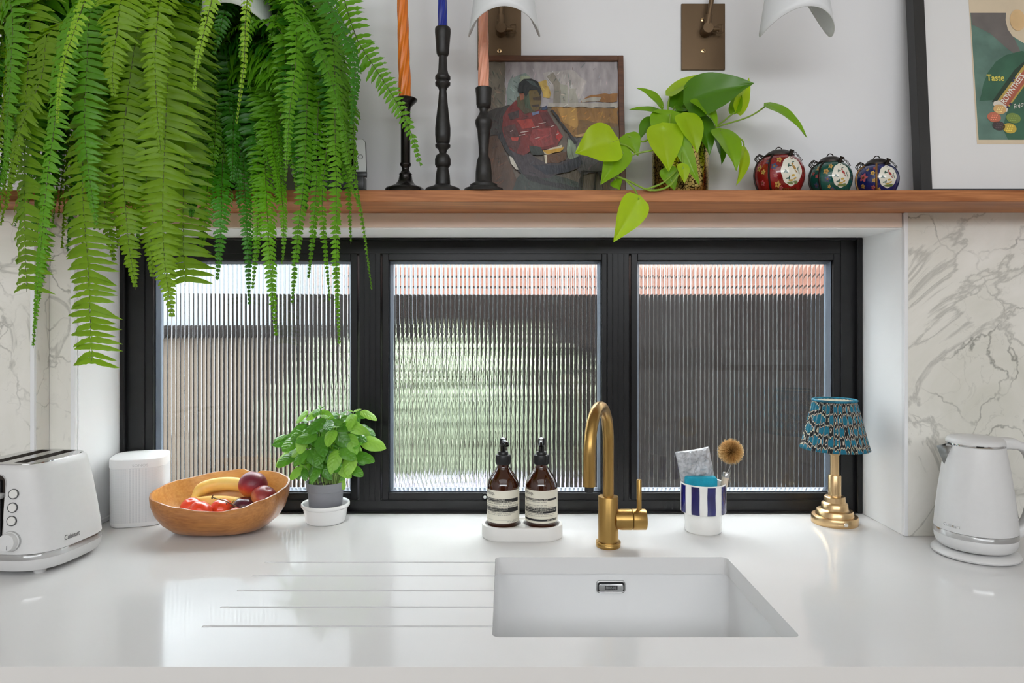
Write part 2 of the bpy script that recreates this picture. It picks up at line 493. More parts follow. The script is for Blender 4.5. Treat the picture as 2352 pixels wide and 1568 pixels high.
def sash(a0, a1, b0, b1, lock=None):
    """a0..a1 outer, b0..b1 inner columns in the photograph."""
    D = WIN + .012
    x0, x1 = WX(a0, D), WX(a1, D); z0, z1 = rz(1150, D), rz(581, D)
    i0, i1 = WX(b0, D), WX(b1, D); j0, j1 = rz(1132, D), rz(598, D)
    bm = NB(); ring(bm, x0, x1, z0, z1, (i0 - x0, x1 - i1, j0 - z0, z1 - j1), .010, .06)
    s = obj('sash', bm, M_black, win, False)
    # sloping bead between sash and glass
    yb, yg = .012, .034
    bm = NB(); w = .008
    A = [(i0, j0), (i1, j0), (i1, j1), (i0, j1)]; B = [(i0 + w, j0 + w), (i1 - w, j0 + w), (i1 - w, j1 - w), (i0 + w, j1 - w)]
    loft(bm, [[Vector((x, yb + .012, z)) for x, z in A], [Vector((x, yb + .010, z)) for x, z in [(p[0] + .002 * sx, p[1] + .002 * sz) for p, (sx, sz) in zip(A, ((1, 1), (-1, 1), (-1, -1), (1, -1)))]],
              [Vector((x, yg, z)) for x, z in B], [Vector((x, yg + .01, z)) for x, z in B], [Vector((x, yg + .01, z)) for x, z in A]], False, False)
    obj('glazing_bead', bm, M_bead, s, False)
    V, Fc = reeded(i0 + .002, i1 - .002, j0 + .002, j1 - .002, yg + .0005)
    o = obj_raw('glass_pane', V, Fc, M_glass, s, smooth=False)
    me = o.data
    b2 = bmesh.new(); b2.from_mesh(me); bmesh.ops.recalc_face_normals(b2, faces=b2.faces)
    for f in b2.faces: f.smooth = len(f.verts) == 4
    for e in b2.edges: e.smooth = e.calc_face_angle(0) < .9
    b2.to_mesh(me); b2.free()
    if lock:
        lx, lz = WX(lock[0], D), rz(lock[1], D)
        bm = NB(); R = Matrix.Translation((lx, .010, lz)) @ Matrix.Rotation(PI / 2, 4, 'X')
        lathe(bm, [(0, 0), (.0085, 0), (.0085, .006), (.006, .008), (.006, .004), (0, .004)], 20, M=R)
        k = obj('sash_lock', bm, M_black, s)
        bm = NB(); lathe(bm, [(0, .003), (.0042, .003), (.0042, .0085), (.0018, .0085), (.0018, .006), (0, .006)], 16, M=R)
        obj('lock_screw', bm, mat('steel_screw', srgb(200, 200, 200), .25, 1), s)
sash(332, 821, 352, 806)
sash(878, 1394, 893, 1382, (1114, 1139))
sash(1449, 1938, 1464, 1914)

# ---- outside, seen through the reeded glass
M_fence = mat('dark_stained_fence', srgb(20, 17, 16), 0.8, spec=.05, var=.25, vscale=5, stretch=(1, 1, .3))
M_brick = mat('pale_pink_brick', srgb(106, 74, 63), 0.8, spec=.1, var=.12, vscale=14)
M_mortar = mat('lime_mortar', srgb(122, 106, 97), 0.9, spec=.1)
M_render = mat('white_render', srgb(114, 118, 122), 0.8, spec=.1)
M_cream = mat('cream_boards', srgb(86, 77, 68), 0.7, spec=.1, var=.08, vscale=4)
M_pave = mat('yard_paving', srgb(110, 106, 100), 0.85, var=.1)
bm = NB(); box(bm, -7, 7, WF + .26, 9, -.15, -.02); struct('ground', bm, M_pave)
FD = 3.30
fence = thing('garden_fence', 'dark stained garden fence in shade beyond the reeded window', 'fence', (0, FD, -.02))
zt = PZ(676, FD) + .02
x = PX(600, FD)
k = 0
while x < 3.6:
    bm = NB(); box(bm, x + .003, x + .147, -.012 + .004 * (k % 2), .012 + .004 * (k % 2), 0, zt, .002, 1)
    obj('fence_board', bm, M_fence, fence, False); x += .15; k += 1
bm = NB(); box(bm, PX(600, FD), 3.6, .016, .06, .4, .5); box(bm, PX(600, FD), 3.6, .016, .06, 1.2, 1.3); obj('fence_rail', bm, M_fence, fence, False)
# neighbour's house behind the fence: brick with courses to the right, white render beside it
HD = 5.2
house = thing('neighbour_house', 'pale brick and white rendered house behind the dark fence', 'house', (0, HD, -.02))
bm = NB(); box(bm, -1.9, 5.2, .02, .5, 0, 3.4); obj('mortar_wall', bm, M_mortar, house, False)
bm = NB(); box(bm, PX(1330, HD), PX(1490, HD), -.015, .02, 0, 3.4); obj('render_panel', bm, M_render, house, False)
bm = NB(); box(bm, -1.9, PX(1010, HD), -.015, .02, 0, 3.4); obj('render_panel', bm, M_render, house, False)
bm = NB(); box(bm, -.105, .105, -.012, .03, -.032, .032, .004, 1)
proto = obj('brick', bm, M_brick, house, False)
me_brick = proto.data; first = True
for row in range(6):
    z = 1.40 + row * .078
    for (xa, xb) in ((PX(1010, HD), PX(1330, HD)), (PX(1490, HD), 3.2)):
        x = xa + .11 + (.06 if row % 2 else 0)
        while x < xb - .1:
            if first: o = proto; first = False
            else:
                o = proto.copy(); COL.objects.link(o)
            o.location = (x, 0, z); x += .222
# cream boarded shed with a dark gutter and a pale wall above, far left
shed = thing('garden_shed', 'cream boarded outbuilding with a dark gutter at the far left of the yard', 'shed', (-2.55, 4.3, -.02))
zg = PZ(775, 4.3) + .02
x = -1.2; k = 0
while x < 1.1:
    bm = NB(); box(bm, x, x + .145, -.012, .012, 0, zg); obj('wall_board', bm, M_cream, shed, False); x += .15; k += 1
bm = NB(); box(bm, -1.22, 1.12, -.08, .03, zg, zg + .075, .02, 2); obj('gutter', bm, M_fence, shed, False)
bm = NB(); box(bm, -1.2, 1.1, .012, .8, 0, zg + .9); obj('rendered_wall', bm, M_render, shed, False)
# pale leafy bush with lilac flowers in front of the fence
M_bush = mat('pale_bush_leaf', srgb(96, 108, 82), .6, color2=srgb(156, 164, 140), vscale=9)
M_lilac = mat('lilac_flower', srgb(206, 200, 222), .6)
BU = Vector((PX(985, 2.75), 2.75, -.02))
t = thing('garden_bush', 'round pale green bush in front of the dark fence outside the window', 'bush', BU)
rng = random.Random(3)
V, Fc = [], []
def card(V, Fc, c, s, nrm):
    a = nrm.orthogonal().normalized(); b_ = nrm.cross(a); q = rng.uniform(0, 6.28)
    u = (a * math.cos(q) + b_ * math.sin(q)) * s; v = nrm.cross(u) * .45
    k = len(V); V += [c - u, c + v + nrm * s * .15, c + u, c - v + nrm * s * .15]; Fc.append((k, k + 1, k + 2, k + 3))
for k in range(2600):
    d = Vector((rng.gauss(0, 1), rng.gauss(0, 1), rng.gauss(0, 1))).normalized()
    r = rng.uniform(.62, 1.0) ** .5
    c = Vector((d.x * .41, d.y * .32, d.z * .43)) * r * (1 + .12 * math.sin(d.x * 7) * math.cos(d.z * 6)) + Vector((0, 0, .98))
    card(V, Fc, c, rng.uniform(.016, .032), (d + Vector((rng.uniform(-.6, .6), rng.uniform(-.6, .6), rng.uniform(-.2, .8)))).normalized())
tag(obj_raw('foliage', V, Fc, M_bush, t, smooth=False), kind='stuff')
V, Fc = [], []
for k in range(260):
    a = rng.uniform(0, 1); c = Vector((rng.uniform(-.30, .42), -.30 - .1 * rng.random(), rng.uniform(.74, .90)))
    card(V, Fc, c, rng.uniform(.012, .02), Vector((rng.uniform(-.4, .4), -1, rng.uniform(0, .8))).normalized())
tag(obj_raw('flowers', V, Fc, M_lilac, t, smooth=False), kind='stuff')
bm = NB()
for k in range(7):
    a = k * .9; tube(bm, [(.03 * math.cos(a), .03 * math.sin(a), 0), (.12 * math.cos(a), .10 * math.sin(a), .5), (.26 * math.cos(a), .2 * math.sin(a), .95)], [.014, .011, .005], 6)
obj('stems', bm, M_fence, t)
# picture on the far wall of the room, mirrored in the right-hand pane
VD = 1.82 + (1.82 - RY0)
xa, xb, za, zb_ = PX(1640, VD), PX(1880, VD), PZ(850, VD), PZ(640, VD)
t = thing('framed_prints', 'wood framed red prints on the far wall mirrored in the right pane', 'picture', ((xa + xb) / 2, RY0 + .001, (za + zb_) / 2))
w, h = (xb - xa) / 2, (zb_ - za) / 2
bm = NB(); box(bm, -w, w, 0, .03, -h, -h + .05); box(bm, -w, w, 0, .03, h - .05, h); box(bm, -w, -w + .05, 0, .03, -h + .05, h - .05); box(bm, w - .05, w, 0, .03, -h + .05, h - .05)
obj('frame', bm, wood('dark_picture_wood', srgb(84, 52, 34), srgb(112, 72, 48), 'X', 20), t, False)
bm = NB(); box(bm, -w + .05, w - .05, 0, .012, -h + .05, h - .05); obj('mount', bm, M_wall, t, False)
for s_ in (-1, 1):
    bm = NB(); box(bm, s_ * w * .42 - .17, s_ * w * .42 + .17, .012, .014, -h * .55, h * .7); obj('print', bm, mat('brick_red_print', srgb(120, 44, 40), .6, var=.3, vscale=6), t, False)
# ------------------------------------------------------------------ worktop, sink, shelf
M_quartz = mat('white_quartz', srgb(222, 221, 220), 0.09, var=.012, vscale=4, spec=.16)
M_sinkw = mat('white_granite_sink', srgb(228, 228, 228), 0.35)
CF = 0.992                                       # front edge of the worktop
bm = NB(); box(bm, RX0, RX1, CF, WIN + .05, ZW - .035, ZW)
top = obj('worktop', bm, M_quartz, None, True, angle=30)
tag(top, 'continuous white quartz worktop under the window with drainer grooves', 'worktop')
sk_y1, sk_y0 = DW(1279), DW(1463)
sx0, sx1 = (PX(1137, sk_y1) + PX(1131, sk_y0)) / 2, (PX(1668, sk_y1) + PX(1840, sk_y0)) / 2
scx, scy, sw, sd = (sx0 + sx1) / 2, (sk_y0 + sk_y1) / 2, sx1 - sx0, sk_y1 - sk_y0
cut = []
bm = NB(); prism(bm, rrect(sw, sd, .012, 5, scx, scy), ZW - .1, ZW + .1); cut.append(obj('cut', bm, M_quartz))
for (xa, y) in ((613, 1291), (584, 1322), (550, 1356), (512, 1394), (470, 1438)):
    D = DW(y); X0 = PX(xa, D); X1 = sx0 + .02
    L = [Vector((X0 + .012, D - .0035, ZW + .001)), Vector((X0 + .012, D + .0035, ZW + .001)), Vector((X0 + .016, D, ZW - .001))]
    bm = NB()
    r = .0042; loops = []
    for X, dz in ((X0 - .004, .0038), (X0, .001), (X0 + .012, -.0030), (X1, -.0035)):
        loops.append([Vector((X, D + r * math.cos(2 * PI * k / 10), ZW + dz + 1.5 * r * math.sin(2 * PI * k / 10))) for k in range(10)])
    loft(bm, loops); cut.append(obj('cut', bm, M_quartz))
boolean(top, cut)
for p in top.data.polygons: p.use_smooth = False
md = top.modifiers.new('bevel', 'BEVEL'); md.width = .0015; md.segments = 2; md.limit_method = 'ANGLE'; md.angle_limit = math.radians(60)

sink = thing('sink', 'white undermounted sink in the worktop below the brass tap', 'sink', (scx, scy, ZW - .035))
g = .004
bm = NB(); dz = .19
loops = []
for (w, d, r, z) in ((sw + .05, sd + .05, .02, 0), (sw + .05, sd + .05, .02, -.008), (sw + .03, sd + .03, .03, -dz - .01), (sw + .03, sd + .03, .03, -dz - .012)):
    loops.append([Vector((x, y, z)) for x, y in rrect(w, d, r, 6)])
inn = []
for (w, d, r, z) in ((sw + 2 * g, sd + 2 * g, .016, 0), (sw + 2 * g, sd + 2 * g, .016, -.01), (sw - .004, sd - .004, .02, -dz + .03), (sw - .03, sd - .03, .03, -dz + .006), (sw - .08, sd - .08, .03, -dz), (.1, .1, .045, -dz - .002)):
    inn.append([Vector((x, y, z)) for x, y in rrect(w, d, r, 6)])
loft(bm, loops[::-1] + inn)
obj('basin', bm, M_sinkw, sink)
M_steel = mat('brushed_steel', srgb(176, 176, 176), .28, 1.0)
M_dark = mat('dark_gap', srgb(25, 25, 26), .6)
oy = sd / 2 + .0015
ox = PX(1403, sk_y1) - scx; oz = PZ(1347, sk_y1) - (ZW - .035)
bm = NB(); loops = []
MO = Matrix.Translation((ox, oy, oz)) @ Matrix.Rotation(PI / 2, 4, 'X')
ow, oh = 66 * sk_y1 / F, 27 * sk_y1 / F
for (a, z) in ((0, -.002), (0, .003), (-.003, .004), (-.007, .003)): loops.append([MO @ Vector((x, y, z)) for x, y in rrect(ow + a, oh + a, .006, 4)])
loft(bm, loops); ovp = obj('overflow_plate', bm, M_steel, sink)
bm = NB(); loft(bm, [[MO @ Vector((x, y, z)) for x, y in rrect(ow - .005, oh - .005, .005, 4)] for z in (.002, .0045)]); obj('shadow_gap', bm, M_dark, ovp)
bm = NB(); loft(bm, [[MO @ Vector((x, y, z)) for x, y in rrect(ow - .009 - b_, oh - .009 - b_, .004, 4)] for z, b_ in ((.003, 0), (.0065, 0), (.007, .001))]); obj('overflow_cover', bm, M_steel, ovp)
bm = NB(); loft(bm, [[MO @ Vector((x, y, z)) for x, y in rrect(.026, .0085, .0008, 2)] for z in (.006, .0073)]); obj('nameplate', bm, mat('nameplate_grey', srgb(70, 70, 70), .5, .5), ovp)
put_text('lettering', 'FRANKE', .0072, lambda x, y: MO @ Vector((x, y - .0026, .0076)), M_steel, ovp, .85, 'C')
bm = NB(); lathe(bm, [(0, -dz + .0), (.043, -dz), (.045, -dz + .003), (.03, -dz + .004), (0, -dz + .002)], 32); obj('drain', bm, M_steel, sink)

M_oak = wood('warm_shelf_wood', srgb(142, 86, 52), srgb(194, 130, 84), 'X', 16, .4, stretch=.05, spec=.15)
bm = NB(); box(bm, RX0, RX1, SH_Y0, WF, SH_Z0, SH_Z1, .0015)
tag(obj('shelf', bm, M_oak, None, False), 'long warm brown wooden shelf fixed to the wall above the window', 'shelf')
# ------------------------------------------------------------------ tap
M_brass = mat('brushed_brass', srgb(172, 138, 80), .33, 1.0, var=.06, vscale=40, stretch=(1, 1, .05), bump=.04, bscale=300)
M_brass2 = mat('pale_brass', srgb(216, 184, 138), .28, 1.0, var=.04, vscale=60, stretch=(1, 1, .1))
TD = 1.520
t = thing('kitchen_tap', 'tall arched brushed brass kitchen tap standing behind the sink', 'tap', (PX(1397, TD), TD, ZW))
bm = NB(); lathe(bm, [(0, 0), (.0262, 0), (.0268, .002), (.0268, .006), (.0258, .0078), (.022, .0078), (.0218, .009), (.0218, .108), (.0212, .1092), (.0125, .1095), (0, .1095)], 48); obj('body', bm, M_brass, t)
bm = NB(); lathe(bm, [(.0224, .0079), (.0272, .0079), (.0275, .0095), (.0268, .0115), (.0222, .0115)], 48); obj('base_ring', bm, M_brass, t)
dirv = Vector((-.060, -.155, 0)); reach = dirv.length; dirv.normalize()
off = Vector((.0003, 0, 0))
pts = [off + Vector((0, 0, z)) for z in (.105, .15, .19, .225)]
ra = reach / 2; zc = .228
for k in range(1, 23):
    a = PI * k / 22
    pts.append(off + dirv * (ra - ra * math.cos(a)) + Vector((0, 0, zc + 1.02 * ra * math.sin(a))))
pts.append(off + dirv * (reach + .001) + Vector((0, 0, .2)))
pts.append(off + dirv * (reach + .002) + Vector((0, 0, .168)))
bm = NB(); tube(bm, pts, .0121, 24); obj('spout', bm, M_brass, t)
e = off + dirv * (reach + .002)
bm = NB(); lathe(bm, [(0, .157), (.0085, .157), (.009, .160), (.009, .170)], 20, c=(e.x, e.y, 0)); obj('aerator', bm, M_dark, t)
MX = Matrix.Translation((0, 0, .0585)) @ Matrix.Rotation(PI / 2, 4, 'Y')
bm = NB(); lathe(bm, [(0, .015), (.0205, .0155), (.0222, .026), (.0226, .030), (.0226, .0505), (.0215, .0515), (0, .0515)], 40, M=MX); obj('valve', bm, M_brass, t)
bm = NB(); lathe(bm, [(0, .0520), (.0215, .0522), (.0226, .0535), (.0226, .0805), (.0215, .082), (0, .082)], 40, M=MX); cap = obj('handle', bm, M_brass, t)
bm = NB(); lathe(bm, [(0, .070), (.0055, .070), (.0055, .1445), (.0048, .1455), (0, .1455)], 20, c=(.0675, 0, 0)); obj('lever', bm, M_brass, cap)

# ------------------------------------------------------------------ soap bottles in their stone tray
M_stone = mat('white_stone', srgb(226, 224, 220), .55, var=.03, vscale=12, bump=.06)
TY = 1.592
t = thing('stone_tray', 'oblong white stone tray holding the two amber soap bottles', 'tray', (PX(1199.5, TY), TY, ZW))
def stadium(w, d, n=14, sx=0):
    r = d / 2; o = []
    for k in range(n + 1): a = -PI / 2 + PI * k / n; o.append((w / 2 - r + r * math.cos(a), r * math.sin(a)))
    for k in range(n + 1): a = PI / 2 + PI * k / n; o.append((-w / 2 + r + r * math.cos(a), r * math.sin(a)))
    return o
W, Dp, H = .184, .094, .031
bm = NB()
loft(bm, [[Vector((x, y, z)) for x, y in stadium(W - i, Dp - i)] for i, z in ((.004, 0), (.001, .0015), (0, .004), (0, H - .003), (.001, H - .001), (.004, H), )], True, True)
tr = obj('tray', bm, M_stone, t)
cs = []
BX = .0437
for s_ in (-1, 1):
    bm = NB(); lathe(bm, [(0, .020), (.038, .020), (.041, .023), (.041, .05), (0, .05)], 40, c=(s_ * BX, 0, 0)); c_ = obj('cut', bm, M_stone); c_.location = t.location; cs.append(c_)
bpy.context.view_layer.update(); boolean(tr, cs)

M_amber = mat('amber_glass', srgb(74, 30, 8), .04, coat=.6, color2=srgb(60, 22, 6), vscale=4)
_N, _L, _b = nodes_of(M_amber); _b.inputs['Transmission Weight'].default_value = .35
M_pump = mat('black_pump_plastic', srgb(20, 20, 21), .35)
M_pumpg = mat('glossy_black_plastic', srgb(14, 14, 15), .08)
M_label = mat('cream_paper_label', srgb(226, 221, 204), .6)
M_ink = mat('black_label_ink', srgb(38, 38, 38), .6)
M_inkg = mat('grey_label_ink', srgb(110, 108, 102), .6)
R_B = .0366
def bottle(x, label, rows, turn):
    t = thing('soap_bottle', label, 'bottle', (x, TY, ZW + .0203), group='amber pump bottles on the stone tray')
    prof = [(0, .002), (.026, 0), (.032, .0015), (.0352, .006), (R_B, .012), (R_B, .094), (.0360, .100), (.0330, .110), (.0275, .1195), (.0205, .129), (.0155, .136), (.0140, .141), (.0140, .152), (0, .152)]
    bm = NB(); lathe(bm, prof, 56); obj('bottle', bm, M_amber, t)
    bm = NB(); lathe(bm, [(0, .1445), (.0166, .1445), (.0170, .146), (.0170, .164), (.0160, .166), (.0118, .1665), (.0118, .172), (.011, .173), (0, .173)], 40)
    for k in range(40):
        a = 2 * PI * k / 40; box(bm, .0168 * math.cos(a) - .0005, .0168 * math.cos(a) + .0005, .0168 * math.sin(a) - .0005, .0168 * math.sin(a) + .0005, .147, .1635)
    obj('collar', bm, M_pump, t)
    bm = NB(); lathe(bm, [(0, .172), (.0065, .172), (.0065, .186), (.0075, .187), (.0082, .193), (.0080, .199), (.0064, .2035), (.003, .2050), (0, .2052)], 24)
    Q = Matrix.Rotation(turn, 4, 'Z')
    ps = [Q @ Vector(p) for p in ((0, 0, .196), (0, -.012, .1972), (0, -.026, .1955), (0, -.0315, .1905))]
    tube(bm, spline(ps, 10), [.0062 - .0002 * k for k in range(11)], 14)
    obj('pump', bm, M_pumpg, t)
    zl0, zl1 = .0185, .0915
    rl = R_B + .0004
    th0 = math.radians(-100); A = math.radians(300)
    bm = NB(); n = 64
    vs = [[bm.verts.new((rl * math.sin(th0 - 0.87 + A * k / n), -rl * math.cos(th0 - .87 + A * k / n), z)) for k in range(n + 1)] for z in (zl0, zl1)]
    for k in range(n): bm.faces.new([vs[0][k], vs[0][k + 1], vs[1][k + 1], vs[1][k]])
    lb = obj('paper_label', bm, M_label, t)
    def wrap(rr):
        def fn(x, y): a = x / R_B; return Vector((rr * math.sin(a), -rr * math.cos(a), y))
        return fn
    # dark bands with lines of small type, then the same type in black on the paper
    bb = NB(); tw = []; tb = []
    for (kind, z0, z1, lines) in rows:
        if kind == 'band':
            n = 30; x0, x1 = -.052, .0405
            q = [[bb.verts.new(wrap(rl + .0002)(x0 + (x1 - x0) * k / n, z)) for k in range(n + 1)] for z in (z0, z1)]
            for k in range(n): bb.faces.new([q[0][k], q[0][k + 1], q[1][k + 1], q[1][k]])
        m = len(lines)
        for i, s in enumerate(lines):
            if not s: continue
            zz = z1 - (z1 - z0) * (i + .78) / m
            V, Fc = text_verts(s, min(.0047, (z1 - z0) / m * .92))
            V = [(x - .051, y + zz) for x, y in V]
            (tw if kind == 'band' else tb).append(([wrap(rl + .0004)(*v) for v in V], Fc))
    obj('printed_band', bb, M_ink, lb)
    for nm, L_, m_ in (('white_lettering', tw, M_label), ('black_lettering', tb, M_ink)):
        V, Fc = join_raw(L_); obj_raw(nm, V, Fc, m_, lb, smooth=False)
    put_text('brand_lettering', 'Aēsop.', .0112, lambda x, y: wrap(rl + .0004)(x - .051, y + .0815), M_inkg, lb)
    return t
rows1 = [('band', .0655, .0735, ['Resurrection Aromatique Hand Balm', 'Baume Aromatique Resurrection pour les Mains']),
         ('text', .0545, .0655, ['Mandarin Rind, Rosemary Leaf, Cedar Atlas', 'Ecorce de Mandarine, Feuille de Romarin, Cedre']),
         ('band', .0435, .0540, ['A blend of fragrant botanical and skin softening', 'emollients that hydrate work weary hands and', 'cuticles. This balm is best applied often.']),
         ('text', .0360, .0432, ['Un melange genereux pour hydrater et adoucir efficacement', 'les mains et les cuticules. Il s agit d un des produits']),
         ('band', .0252, .0255, []), ('text', .0205, .0245, ['                                                          500 mL e 16.9 fl oz'])]
rows2 = [('band', .0690, .0735, ['Resurrection Aromatique Hand Wash']),
         ('text', .0570, .0685, ['Gel Nettoyant Aromatique pour les Mains', '', 'Mandarin Rind, Rosemary Leaf, Cedar Atlas']),
         ('text', .0530, .0570, ['Ecorce de Mandarine, Feuille de Romarin, Cedre']),
         ('band', .0410, .0528, ['This wash cleanses busy hands with a blend of botanical', 'hand cleansing. This product is enhanced with orange and', 'rosemary oils, and lavender extracts']),
         ('text', .0300, .0405, ['Un gel doux et nettoyant pour les mains. A utiliser sur mains', 'humides, masser, rincer. Ce produit est enrichi en extraits', 'de plantes']),
         ('band', .0235, .0280, ['                                                      500 mL e 16.9 fl oz'])]
tx = PX(1199.5, TY)
bottle(tx - BX, 'amber hand balm bottle with black pump, left one on the stone tray', rows1, math.radians(18))
bottle(tx + BX, 'amber hand wash bottle with black pump, right one on the tray nearer the tap', rows2, math.radians(-4))

# ------------------------------------------------------------------ striped cup with sponge, scourer and brush
M_glaze = mat('white_glaze', srgb(236, 235, 231), .15, coat=.4)
M_navy = mat('navy_glaze', srgb(24, 24, 92), .12, var=.2, vscale=30, coat=.4)
CD = 1.632
t = thing('striped_cup', 'two-tier ceramic cup with navy and white stripes holding sponge and brush', 'cup', (PX(1615, CD), CD, ZW))
bm = NB(); lathe(bm, [(r_ * .965, z_) for r_, z_ in [(0, 0), (.041, 0), (.0432, .002), (.0438, .004), (.0442, .046), (.0526, .0462), (.0538, .048), (.0540, .110), (.0535, .1135), (.0520, .1145), (.0500, .1135), (.0495, .110), (.0495, .052), (.0400, .048), (.0400, .012), (0, .010)]], 64); obj('cup_body', bm, M_glaze, t)
for k in range(9):
    a0 = math.radians(-90 + 5 + 40 * k)
    bm = NB(); n = 8; w = math.radians(21)
    q = []
    for z, rr in ((.0478, .0543), (.0600, .0545), (.0900, .0545), (.1118, .0542)):
        rr *= .965; q.append([bm.verts.new((rr * math.cos(a0 - w / 2 + w * i / n + .008 * math.sin(z * 130 + k)), rr * math.sin(a0 - w / 2 + w * i / n + .008 * math.sin(z * 130 + k)), z)) for i in range(n + 1)])
    for A_, B_ in zip(q, q[1:]):
        for i in range(n): bm.faces.new([A_[i], A_[i + 1], B_[i + 1], B_[i]])
    obj('navy_stripe', bm, M_navy, t)
cup = t.location
M_teal = mat('teal_sponge', srgb(22, 150, 176), .9, var=.1, vscale=60, bump=.4, bscale=220)
bm = NB(); box(bm, -.0365, .0365, -.0125, .0125, -.045, .0125, .006, 3)
o = obj('sponge', bm, M_teal, None, loc=(cup.x - .0075, cup.y - .008, cup.z + .1165), rot=(math.radians(3), 0, 0)); tag(o, 'flat teal sponge standing in the striped cup in front of the grey scourer', 'sponge')
# scourer pad: cushion with puckered edge
M_scour = mat('silver_scourer', srgb(178, 180, 184), .5, .3, var=.3, vscale=55, bump=1.0, bscale=170, detail=8)
bm = NB(); n = 44
gr = []
for side in (1, -1):
    rowv = []
    for j in range(n + 1):
        r_ = []
        for i in range(n + 1):
            u, v = i / n * 2 - 1, j / n * 2 - 1
            th = .0125 * max(0, (1 - u ** 4) * (1 - v ** 4)) ** .5
            cr = .0030 * mnoise.noise(Vector((u * 6, v * 8 + 3, side))) + .0016 * mnoise.noise(Vector((u * 17, v * 19, side)))
            pin = 1 - .03 * (1 - u * u) * (abs(v) ** 4); pin2 = 1 - .03 * (1 - v * v) * (abs(u) ** 4)
            r_.append(bm.verts.new((u * .041 * pin2, -side * (th + (cr if th > .001 else 0)), v * .049 * pin)))
        rowv.append(r_)
    gr.append(rowv)
    for j in range(n):
        for i in range(n):
            bm.faces.new([rowv[j][i], rowv[j][i + 1], rowv[j + 1][i + 1], rowv[j + 1][i]])
bmesh.ops.remove_doubles(bm, verts=bm.verts, dist=.0004)
o = obj('scourer_pad', bm, M_scour, None, loc=(cup.x - .012, cup.y + .017, cup.z + .1385), rot=(math.radians(-9), math.radians(-9), 0), angle=80); tag(o, 'silvery grey scouring pad standing up behind the teal sponge', 'scourer')
# dish brush
M_hand = mat('pale_wood_handle', srgb(206, 190, 170), .6, var=.08, vscale=20, stretch=(1, 1, .1))
M_brist = mat('straw_bristles', srgb(214, 172, 104), .7)
hb = P(1679, 1037, 1.625); h0 = P(1655, 1150, 1.625)
ax = (hb - h0).normalized()
t = thing('dish_brush', 'round straw dish brush with pale handle leaning in the striped cup', 'brush', h0)
def along(d): return ax * d
Lh = (P(1672, 1086, 1.625) - h0).length
bm = NB(); tube(bm, [along(-.02), along(0), along(Lh * .6), along(Lh - .004), along(Lh)], [.0070, .0080, .0080, .0076, .006], 18); obj('handle', bm, M_hand, t)
bm = NB(); tube(bm, [along(Lh - .010), along(Lh - .001), along(Lh)], [.0083, .0083, .0076], 18); obj('ferrule', bm, M_steel, t)
hl = hb - h0
bm = NB()
for s_ in (-1, 1):
    tube(bm, spline([along(Lh) + Vector((s_ * .002, 0, 0)), (along(Lh) + hl) / 2 + Vector((s_ * .0055, 0, -.003)), hl + Vector((s_ * .002, .0, -.012))], 6), .0009, 6)
obj('wire', bm, M_steel, t)
N, L, b = nodes_of(M_brist)
tc = N.new('ShaderNodeTexCoord'); vd = N.new('ShaderNodeVectorMath'); vd.operation = 'DISTANCE'; L.new(tc.outputs['Object'], vd.inputs[0]); vd.inputs[1].default_value = hl
rp = N.new('ShaderNodeValToRGB'); rp.color_ramp.elements[0].position = .010; rp.color_ramp.elements[0].color = srgb(128, 84, 34)
rp.color_ramp.elements[1].position = .032; rp.color_ramp.elements[1].color = srgb(240, 216, 164); e_ = rp.color_ramp.elements.new(.022); e_.color = srgb(204, 154, 82)
L.new(vd.outputs['Value'], rp.inputs[0]); L.new(rp.outputs[0], b.inputs['Base Color'])
rng = random.Random(4)
V, Fc = [], []
for k in range(2400):
    z = rng.uniform(-1, 1); a = rng.uniform(0, 2 * PI)
    d = Vector((math.sqrt(1 - z * z) * math.cos(a), math.sqrt(1 - z * z) * math.sin(a), z))
    d = Vector((d.x, d.y * .75, d.z))
    L_ = .0285 * rng.uniform(.88, 1.07)
    s_ = d.orthogonal().normalized() * .00036; u_ = d.normalized().cross(s_)
    p0 = hl + d * .004; p1 = hl + d * L_ + Vector((rng.uniform(-1, 1), rng.uniform(-1, 1), rng.uniform(-1, 1))) * .0022
    b_ = len(V); V += [p0 + s_ * 2, p0 + u_ * 2, p0 - s_ * 2, p1 + s_, p1 + u_, p1 - s_]
    Fc += [(b_, b_ + 1, b_ + 4, b_ + 3), (b_ + 1, b_ + 2, b_ + 5, b_ + 4), (b_ + 2, b_, b_ + 3, b_ + 5), (b_ + 3, b_ + 4, b_ + 5)]
tag(obj_raw('bristles', V, Fc, M_brist, t, smooth=False), kind='stuff')

# ------------------------------------------------------------------ table lamp
LD = 1.695
t = thing('table_lamp', 'small stepped brass table lamp with teal patterned pleated shade by the window', 'lamp', (PX(1917, LD), LD, ZW))
bm = NB(); lathe(bm, [(r_ * .915, z_) for r_, z_ in [(0, 0), (.0570, 0), (.0580, .0015), (.0580, .0175), (.0565, .0195), (.047, .0198), (.0455, .0300), (.0440, .0320), (.036, .0325), (.0335, .0345), (.0325, .0475), (.0312, .0490), (.0272, .0520), (.0262, .0635), (.0240, .0655), (.0150, .066), (0, .066)]], 56); base = obj('base', bm, M_brass2, t)
bm = NB(); lathe(bm, [(0, .066), (.0148, .066), (.0148, .115), (.0140, .1165), (.0102, .1165), (.0100, .1165), (.0100, .166), (.0128, .1668), (.0128, .172), (0, .172)], 40); obj('stem', bm, M_brass2, t)
bm = NB(); R_ = Matrix.Translation((.002, -.0526, .0095)) @ Matrix.Rotation(PI / 2, 4, 'X')
lathe(bm, [(0, 0), (.0050, 0), (.0050, .0012), (.0040, .0018), (.0034, .0012), (.0034, .0024), (0, .0028)], 24, M=R_); obj('button', bm, mat('lamp_button', srgb(236, 228, 214), .25, .3), t)
